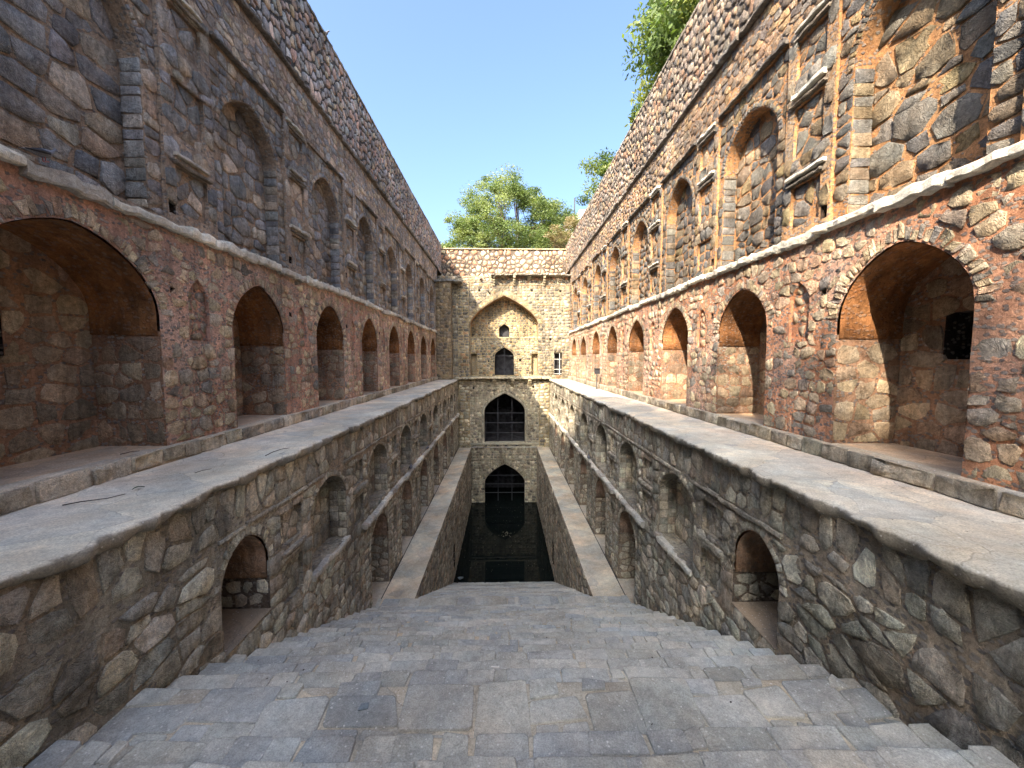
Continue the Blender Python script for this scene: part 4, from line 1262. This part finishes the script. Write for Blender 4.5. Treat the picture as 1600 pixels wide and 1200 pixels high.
# upper eave on brackets
slab_run(E_, fr, -1.1, XU, 7.24, 0.14, 0.7, 'eave_slab', wl=(0.8, 1.4), back=0.2, pal=((150, 144, 134), (128, 124, 118)), mat='stone')
def bracket(x, z, out, hh, w=0.2):
    mb = MB(); c = lin((150, 140, 120))
    n = 4
    for k in range(n):
        o = out * (1 - k / n)
        mb.box(x - w / 2, x + w / 2, YE - o, YE + 0.02, z - hh * (k + 1) / n, z - hh * k / n - 0.004, c)
    mb.build('bracket', M['stone'], E_)
for x in (-0.85, 0.9, 3.5): bracket(x, 7.16, 0.6, 0.75)
bracket(2.2, 7.16, 0.45, 0.28, 0.35)
mb = MB(); mb.box(-2.1, -1.95, YE - 0.35, YE + 0.1, 6.9, 7.1, lin((110, 104, 96))); mb.build('bracket', M['stone'], E_)
slab_run(E_, fr, -3.4, XU, 6.42, 0.06, 0.05, 'string_slab', wl=(0.8, 1.4), pal=((140, 124, 100),), mat='stone')
# balcony slab over the middle arch, its brackets
slab_run(E_, fr, -4.3, 4.15, -1.67, 0.17, 0.55, 'balcony_slab', wl=(0.9, 1.5), back=0.5, pal=((176, 168, 148), (160, 154, 138)), wav=0.008)
mb = MB(); mb.box(-4.1, 4.1, YE - 0.02, YE + 0.36, -1.62, -1.5, lin((176, 168, 148))); mb.build('balcony_floor', M['floor'], E_)
for x in (-0.83, 0.75, 2.25): bracket(x, -1.77, 0.5, 0.55, 0.3)
# parapet of pink boulders above the building, set back
fp = front_frame(36.2)
face_patch('mortar_face', fp, Rect(-XU - 0.1, XU + 0.1, 7.1, ZTOP - 0.36), [], E_, (92, 82, 74), sp=0.3, amp=0.02)
B.append(rubble(fp, Rect(-XU, XU, 7.25, ZTOP - 0.38), [], P_PARE, size=0.4, asp=1.0, gap=0.05, proud=(0.05, 0.15), bevel=0.06, K=9, rich=False, wvar=0.5, jitter=0.4))
mb = MB(); mb.box(-XU - .1, XU + .1, 36.05, 36.8, ZTOP - 0.36, ZTOP - 0.27, lin((176, 158, 132))); mb.build('coping', M['mortar'], E_)
mb = MB(); mb.box(-XU - .1, XU + .1, YE - 0.0 + 0.1, 36.4, ZE - 0.05, ZE + 0.05, lin((150, 134, 108))); mb.build('roof', M['mortar'], E_)
B.append(rubble(fr, Rect(-XU, XU, ZE - 0.35, ZE), [], P_PARE, size=0.3, asp=1.1, gap=0.03, proud=(0.01, 0.04), K=8, rich=False))
# threshold of the middle arch and the parapet below it
mb = MB(); mb.box(-3.0, 3.1, YE - 0.16, YE + 0.75, -7.62, -7.48, lin((176, 170, 154))); mb.build('threshold', M['floor'], E_)
slab_run(E_, fr, -2.95, 3.0, ZLED + 0.02, 0.1, 0.14, 'ledge_slab', wl=(0.8, 1.4), wav=0.01)
slab_run(E_, fr, -2.9, 2.95, -9.0, 0.08, 0.05, 'string_slab', wl=(0.8, 1.4), wav=0.01, pal=((140, 132, 116),), mat='stone')
emit(E_, B, 'stone', 'rubble_stones', 300, 4.5)
emit(E_, VB, 'arch_stone', 'arch_stones', 300, 4)
# grilles
def grille(name, a, y, xs, zs, mat='iron', r=0.03):
    g_ = None
    for i, x in enumerate(xs):
        mb = MB()
        zt = a.ap if isinstance(a, Arch) else a.t1
        if isinstance(a, Arch):
            u = 1 - abs(x - a.c) / (a.w / 2); zt = a.sp + (a.ap - a.sp) * max(u, 0) ** (1 / a.p)
        mb.box(x - r, x + r, y - r, y + r, a.t0, zt); mb.build('grille_bar', M[mat], E_)
    for z in zs:
        hw = float(a.half(np.array(z))) if isinstance(a, Arch) else (a.s1 - a.s0) / 2
        cx = a.c if isinstance(a, Arch) else (a.s0 + a.s1) / 2
        mb = MB(); mb.box(cx - hw, cx + hw, y + r * 1.1, y + r * 3, z - r, z + r); mb.build('grille_bar', M[mat], E_)
grille('grille', aM, YE + 0.45, (-0.55, 0.72), (-4.85, -5.75, -6.65))
grille('grille', aB, YE + 0.45, (-0.55, 0.72), (-10.6, -11.4, -12.2))
grille('grille', door2, YE + 0.6, (0.03,), (0.3,))
grille('grille', win_r, YE + 0.15, (4.45, 4.95), (-1.3, -0.9, 0.0, 0.55), 'whiteiron', 0.025)
# lean white post beside the middle grille
mb = MB(); mb.tube([(-1.72, YE + 0.3, -7.5), (-1.6, YE + 0.5, -5.4)], 0.03, 6); mb.build('leaning_rod', M['iron'], E_)
# building mass
mb = MB(); mb.box(-8.2, 8.2, 36.5, 37.4, 7.0, ZTOP - 0.5, lin((150, 134, 108))); mb.build('wall_core', M['mortar'], E_)

# ================================================================== TREES
def tree(name, label, base, crown, rad, nclump, nleaf, leaf, pal, seed, group=None, cr=0.22, droop=0.0, flat=0.75, limbs=9):
    rg = np.random.default_rng(seed)
    T = thing(name, label, 'tree', base, group)
    base = np.array(base, float); crown = np.array(crown, float); rad = np.array(rad, float)
    mb = MB()
    fork = base + (crown - base) * 0.45
    r0 = 0.035 * (crown[2] - base[2]) + 0.05
    mb.tube([base, base + (fork - base) * 0.5 + rg.normal(0, .15, 3), fork], [r0, r0 * 0.75, r0 * 0.6], 9)
    mb.build('trunk', M['bark'], T, smooth=True)
    cl = []
    lb = MB()
    # clump centres in the crown volume, biased to the shell
    while len(cl) < nclump:
        u = rg.normal(0, 1, 3); u /= np.linalg.norm(u)
        r = rg.uniform(0.35, 1.0) ** 0.6
        p = crown + u * rad * r * (1 + 0.18 * math.sin(3 * u[0] + seed) + 0.14 * math.sin(5 * u[1] + 2 * seed))
        if p[2] < crown[2] - rad[2] * flat: continue
        cl.append(p)
    cl = np.array(cl)
    k = min(limbs, len(cl))
    pick = rg.choice(len(cl), k, replace=False)
    for i in pick:
        mid = fork + (cl[i] - fork) * 0.5 + rg.normal(0, 0.3, 3)
        lb.tube([fork, mid, cl[i]], [r0 * 0.38, r0 * 0.2, r0 * 0.06], 6)
        for j in np.argsort(((cl - cl[i]) ** 2).sum(1))[1:5]:
            lb.tube([mid, (mid + cl[j]) / 2 + rg.normal(0, .15, 3), cl[j]], [r0 * 0.14, r0 * 0.09, 0.015], 5)
    lb.build('limbs', M['bark'], T, smooth=True)
    per = nleaf // nclump
    csz = rad.mean() * cr * rg.uniform(0.6, 1.35, nclump)
    P = np.repeat(cl, per, 0)
    o = rg.normal(0, 1, (len(P), 3)); o /= np.linalg.norm(o, axis=1, keepdims=True)
    rr = rg.uniform(0, 1, (len(P), 1)) ** 0.5
    P = P + o * rr * np.repeat(csz, per)[:, None] * np.array([1.25, 1.25, 0.75])
    n = len(P)
    a = rg.normal(0, 1, (n, 3)); a[:, 2] = a[:, 2] * 0.5 - droop; a /= np.linalg.norm(a, axis=1, keepdims=True)
    b = np.cross(a, rg.normal(0, 1, (n, 3))); b /= np.linalg.norm(b, axis=1, keepdims=True)
    L = leaf * rg.uniform(0.6, 1.4, (n, 1)); Wd = L * 0.42
    V = np.stack([P - a * L * 0.5, P + b * Wd * 0.5, P + a * L * 0.5, P - b * Wd * 0.5], 1)
    F = np.arange(n * 4).reshape(n, 4)
    pc = np.array([lin(p) for p in pal])
    base_c = pc[rg.choice(len(pc), nclump)][np.repeat(np.arange(nclump), per)]
    C = base_c * rg.uniform(0.7, 1.3, (n, 1))
    mesh_obj('crown', V.reshape(-1, 3), F, M['leaf'], T, cols=np.repeat(C, 4, 0), smooth=False)
    return T

G1 = [(100, 118, 70), (116, 130, 80), (88, 106, 62), (128, 140, 92)]
G2 = [(88, 108, 60), (104, 120, 66), (128, 138, 76), (74, 94, 54)]
G3 = [(134, 122, 94), (120, 116, 84), (146, 132, 104)]
tree('broadleaf_tree', 'wide airy green tree rising behind the far parapet, centre of the skyline', (1.2, 50, GZ), (1.8, 50, 16.6), (7.4, 4.5, 6.3), 280, 72000, 0.24, G1, 3, 'trees beyond the walls', cr=0.17, flat=0.85, limbs=14)
tree('broadleaf_tree', 'low spreading green tree left of and in front of the tall airy tree', (-3.0, 47, GZ), (-3.2, 47, 14.0), (4.3, 3.0, 3.2), 90, 22000, 0.24, G1, 5, 'trees beyond the walls', cr=0.22, flat=0.9)
tree('broadleaf_tree', 'small light green tree below the white building, beside the dry bush', (6.6, 52, GZ), (7.2, 52, 15.6), (3.4, 2.6, 3.6), 70, 15000, 0.24, G1, 6, 'trees beyond the walls', cr=0.22, flat=0.9)
tree('dry_shrub', 'brownish half-bare bush poking over the right end of the far parapet', (7.0, 44, GZ), (7.2, 42, 12.9), (2.6, 1.6, 2.1), 40, 5200, 0.2, G3, 8, None, cr=0.25, flat=0.95)
tree('leaning_tree', 'large dark green tree with drooping leaves overhanging the right parapet near the top edge', (13.8, 23.5, GZ), (13.6, 23.0, 18.6), (5.2, 5.4, 5.6), 230, 64000, 0.36, G2, 9, 'trees beyond the walls', cr=0.2, droop=0.9, flat=0.95)
tree('leaning_tree', 'smaller dark green tree peeping over the right parapet further along', (12.6, 41, GZ), (12.6, 41, 17.6), (3.8, 3.2, 3.6), 80, 20000, 0.28, G2, 10, 'trees beyond the walls', cr=0.24, droop=0.7, flat=0.95)
# trees standing outside the left wall; their shade dapples the lower right wall
tree('shade_tree', 'tallest dense tree outside the left wall, behind the viewpoint', (-11, -21, GZ), (-10.5, -20.5, 17.6), (4.4, 7.0, 6.0), 170, 26000, 0.46, G2, 21, 'shade trees outside the left wall', cr=0.3, flat=0.9)
tree('shade_tree', 'dense tree outside the left wall, between the tallest one and the rounded one', (-11, -9, GZ), (-10.5, -9.5, 15.6), (3.8, 6.2, 5.2), 150, 24000, 0.42, G2, 22, 'shade trees outside the left wall', cr=0.28, flat=0.9)
tree('shade_tree', 'lower rounded tree outside the left wall, level with the viewpoint', (-10.5, 1.5, GZ), (-10.2, 0.6, 12.2), (2.7, 4.4, 3.2), 90, 15000, 0.36, G2, 23, 'shade trees outside the left wall', cr=0.26, flat=0.9)

# ================================================================== WHITE BUILDING behind
Wb = thing('apartment_block', 'distant white building with a thin mast beyond the far trees', 'building', (22, 112, GZ))
mb = MB(); mb.box(18.8, 26.5, 110, 122, GZ, 40.5); mb.build('wall', M['white'], Wb)
mb = MB(); mb.box(21.6, 25.5, 112, 120, 40.5, 42.6); mb.build('roof_room', M['white'], Wb)
for ix in range(3):
    for iz in range(8):
        x = 20.0 + ix * 2.2; z = 15 + iz * 3.2
        mb = MB(); mb.box(x, x + 1.2, 109.92, 110.02, z, z + 1.5); w_ = mb.build('window', M['glass'], Wb)
mb = MB(); mb.tube([(19.6, 108.9, 30), (19.6, 108.9, 44.5)], 0.17, 6); mb.build('mast', M['iron'], Wb)

# ================================================================== PIGEONS
def pigeon(loc, rz, label, scale=1.0, proto=[None]):
    T = thing('pigeon', label, 'bird', loc, 'pigeons perched about the stepwell')
    T.rotation_euler = (0, 0, rz); T.scale = (scale,) * 3
    if proto[0] is None:
        def loftb(secs, n=10):
            V, F = [], []
            for (x, z, ry, rz_) in secs:
                for k in range(n):
                    t = 2 * math.pi * k / n
                    V.append((x, ry * math.cos(t), z + rz_ * math.sin(t)))
            for i in range(len(secs) - 1):
                for k in range(n):
                    F.append((i * n + k, i * n + (k + 1) % n, (i + 1) * n + (k + 1) % n, (i + 1) * n + k))
            F.append(tuple(range(n))); F.append(tuple(range((len(secs) - 1) * n, len(secs) * n)))
            return V, F
        parts = []
        V, F = loftb([(-0.19, 0.055, .02, .005), (-0.12, .068, .028, .014), (-0.06, .08, .045, .038), (0, .092, .056, .055), (.06, .105, .052, .054), (.1, .135, .036, .038), (.115, .165, .026, .026), (.128, .185, .024, .024), (.145, .19, .018, .019), (.158, .188, .008, .009)])
        parts.append(('body', V, F, 'pigeon'))
        for s_ in (1, -1):
            V = [(.06, s_ * .05, .12), (.05, s_ * .06, .085), (-.03, s_ * .062, .07), (-.15, s_ * .028, .06), (-.16, s_ * .022, .07), (-.04, s_ * .045, .125)]
            V2 = [(x, y + s_ * .008, z) for x, y, z in V]
            n = 6
            parts.append(('wing', V + V2, [tuple(range(n)), tuple(range(n, 2 * n))] + [(i, (i + 1) % n, n + (i + 1) % n, n + i) for i in range(n)], 'pigeondark'))
        V, F = loftb([(.155, .187, .006, .006), (.178, .18, .003, .003)], 6); parts.append(('beak', V, F, 'pigeondark'))
        for s_ in (1, -1):
            mb = MB(); mb.tube([(0.02, s_ * .02, .05), (.025, s_ * .02, .004), (.055, s_ * .022, .003)], .005, 5)
            parts.append(('leg', mb.v, mb.f, 'foot'))
        pr = []
        for nm, V, F, mt in parts:
            me = bpy.data.meshes.new(nm); me.from_pydata([tuple(v) for v in V], [], F); me.materials.append(M[mt])
            me.polygons.foreach_set('use_smooth', np.ones(len(me.polygons), dtype=bool)); pr.append((nm, me))
        proto[0] = pr
    for nm, me in proto[0]:
        o = bpy.data.objects.new(nm, me); col.objects.link(o); o.parent = T
    return T
pigeon((-5.69, 5.02, ZS + 0.125), R(80), 'large grey pigeon on the left string course above the nearest niche', 1.0)
pigeon((-5.85, 11.9, ZTOP + 0.03), R(200), 'pigeon silhouetted on top of the left parapet, nearest the frame top', 1.1)
pigeon((-5.85, 13.35, ZTOP + 0.03), R(10), 'pigeon on the left parapet, lower of the two against the sky', 1.1)
pigeon((-5.72, 10.9, ZC + 0.06), R(90), 'pigeon tucked on the left cornice beneath the parapet', 1.0)
for x, rz, l in ((-1.6, 30, 'leftmost pigeon on the sill below the middle arch'), (-0.6, 160, 'pigeon second from the left on the sill below the middle arch'), (0.2, 20, 'pigeon third from the left on the sill below the middle arch'), (1.1, 200, 'rightmost pigeon on the sill below the middle arch')):
    pigeon((x, YE - 0.1, -7.8 if False else ZLED + 0.09), R(rz), l)
pigeon((0.2, YE - 0.5, -1.57), R(60), 'pigeon in the centre of the balcony slab over the middle arch')
pigeon((-3.8, YE - 0.45, -1.57), R(120), 'pigeon at the left end of the balcony slab over the middle arch')
pigeon((-4.02, 20.0, -4.73), R(80), 'pigeon on the middle ledge of the left lower wall, farther one')
pigeon((-4.02, 16.4, -4.73), R(100), 'pigeon on the middle ledge of the left lower wall, nearer one')
pigeon((4.02, 17.9, -4.73), R(85), 'pigeon on the middle ledge of the right lower wall')

# ================================================================== FLOODLIGHT on the right terrace
Fl = thing('floodlight', 'small dark floodlight on a short post by the right arcade', 'lamp', (5.45, 22.4, ZT))
mb = MB(); mb.tube([(5.45, 22.4, ZT), (5.45, 22.4, ZT + 0.95)], 0.03, 8); mb.build('post', M['iron'], Fl)
mb = MB(); mb.box(5.3, 5.6, 22.3, 22.42, ZT + 0.9, ZT + 1.2); mb.build('lamp_head', M['pigeondark'], Fl)
mb = MB(); mb.box(5.27, 5.63, 22.24, 22.29, ZT + 1.2, ZT + 1.23); mb.build('visor', M['pigeondark'], Fl)
mb = MB(); mb.tube([(5.45, 22.4, ZT + .01), (5.45, 22.4, ZT + .03)], 0.1, 10); mb.build('base_plate', M['iron'], Fl)

# ================================================================== LITTER, TWIGS, LEAVES
def twig(pts, r, label):
    mb = MB(); n = len(pts)
    mb.tube(pts, [r * (1 - 0.5 * i / (n - 1)) for i in range(n)], 5)
    o = mb.build('twig', M['twig'], smooth=True); tag(o, label, 'twig', 'twigs on the left terrace'); return o
zt = ZT + 0.018
twig([(-5.28, 4.60, zt), (-5.15, 4.68, zt + .012), (-4.98, 4.82, zt), (-4.88, 4.95, zt + .01)], .008, 'longest dark twig, on the left terrace nearest the viewer')
twig([(-4.75, 5.9, zt), (-4.7, 6.0, zt + .01), (-4.66, 6.12, zt)], .006, 'short twig on the left terrace beyond the green leaf')
twig([(-4.32, 6.95, zt), (-4.3, 7.15, zt + .02), (-4.28, 7.4, zt + .015), (-4.22, 7.55, zt)], .008, 'curved thin twig near the left terrace lip')
twig([(-5.95, 6.0, ZK + .02), (-5.9, 6.1, ZK + .03), (-5.86, 6.22, ZK + .02)], .008, 'dark twig on the floor of the nearest left niche')
def leafmesh(c, L, w, rz, mat, bend=0.02):
    n = 6; V = []; F = []
    for i in range(n + 1):
        u = i / n; ww = w * math.sin(math.pi * u) ** 0.8 * 0.5; x = (u - 0.5) * L; z = bend * math.sin(math.pi * u)
        for y, dz in ((-ww, 0.008), (0, 0), (ww, 0.008)):
            V.append((c[0] + x * math.cos(rz) - y * math.sin(rz), c[1] + x * math.sin(rz) + y * math.cos(rz), c[2] + z + dz))
    for i in range(n):
        for k in (0, 1): F.append((i * 3 + k, i * 3 + k + 1, i * 3 + 4 + k, i * 3 + 3 + k))
    return V, F
V, F = leafmesh((-4.93, 5.18, ZT + 0.02), 0.13, 0.05, R(60), 'leafdebris')
o = mesh_obj('fallen_leaf', V, F, M['leafdebris'], smooth=True); tag(o, 'single green leaf lying on the left terrace', 'leaf')
mb = MB(); mb.box(-0.16, -0.06, 4.395, 4.408, -3.71, -3.697); o = mb.build('paper_scrap', M['paper']); tag(o, 'small white paper roll on the edge of the wide landing', 'litter')
mb = MB(); mb.add([(-1.55, 3.86, -3.702), (-1.45, 3.88, -3.700), (-1.46, 3.95, -3.698), (-1.54, 3.94, -3.70), (-1.55, 3.86, -3.712), (-1.45, 3.88, -3.712), (-1.46, 3.95, -3.712), (-1.54, 3.94, -3.712)],
   [(0, 1, 2, 3), (7, 6, 5, 4), (0, 4, 5, 1), (1, 5, 6, 2), (2, 6, 7, 3), (3, 7, 4, 0)]); o = mb.build('stone_chip', M['blue']); tag(o, 'flat blue-grey chip pressed into the landing mortar', 'chip')
mb = MB(); mb.tube([(-2.72, 21.9, ZW + .08), (-2.6, 21.8, ZW + .1), (-2.42, 21.9, ZW + .09)], [.03, .09, .04], 8); o = mb.build('plastic_bottle', M['blue'], smooth=True); tag(o, 'crumpled blue plastic scrap at the left water edge', 'litter')
# windblown bits: pale droppings and dark leaf scraps on steps and terraces
rgd = np.random.default_rng(12)
for nm, mt, cnt, lab in (('leaf_scraps', 'twig', 170, 'tiny dark leaf scraps blown over steps and terraces'), ('droppings', 'paper', 260, 'tiny white bird droppings and paper specks on steps and terraces')):
    Vs, Fs = [], []
    for k in range(cnt):
        w = rgd.random()
        if w < 0.6:
            st_ = steps[int(rgd.integers(6, 26))]
            x = rgd.uniform(-3.9, 3.9); y = rgd.uniform(st_[0] + .05, st_[1] - .08); z = st_[2] + 0.016
        else:
            x = rgd.choice((-1, 1)) * rgd.uniform(4.2, 5.55); y = 3.5 + 18 * rgd.random() ** 1.6; z = ZT + 0.02
        n = 5; b = len(Vs); a0 = rgd.uniform(0, 6); r = rgd.uniform(0.004, 0.012) * (1.3 if mt == 'twig' else 1.0); el = rgd.uniform(0.3, 1)
        for j in range(n):
            t = a0 + 2 * math.pi * j / n
            u, v = r * math.cos(t), r * el * math.sin(t)
            Vs.append((x + u * math.cos(a0) - v * math.sin(a0), y + u * math.sin(a0) + v * math.cos(a0), z + rgd.uniform(0, .004)))
        Fs.append(tuple(range(b, b + n)))
    o = mesh_obj(nm, np.array(Vs), Fs, M[mt], smooth=False, kind='stuff'); o['label'] = lab; o['category'] = 'debris'

# leaves and scum on the water
rg = np.random.default_rng(4)
Vs, Fs = [], []
def flake(x, y, r):
    n = 5; b = len(Vs); a0 = rg.uniform(0, 6)
    for k in range(n):
        t = a0 + 2 * math.pi * k / n; q = r * rg.uniform(0.5, 1.1)
        Vs.append((x + q * math.cos(t), y + q * math.sin(t) * 1.1, ZW + 0.006))
    Fs.append(tuple(range(b, b + n)))
for i in range(170):
    flake(rg.uniform(-2.8, 2.8), 22.6 + 11 * rg.random() ** 1.0, rg.uniform(0.01, 0.03))
for i in range(22):
    flake(0.15 + rg.normal(0, .16), 27.6 + rg.normal(0, .25), rg.uniform(0.02, 0.07))
o = mesh_obj('floating_leaves', np.array(Vs), Fs, M['pale'], smooth=False, kind='stuff'); o['label'] = 'pale leaves and scum scattered on the dark water'; o['category'] = 'leaves'
print('objects', len(bpy.data.objects))
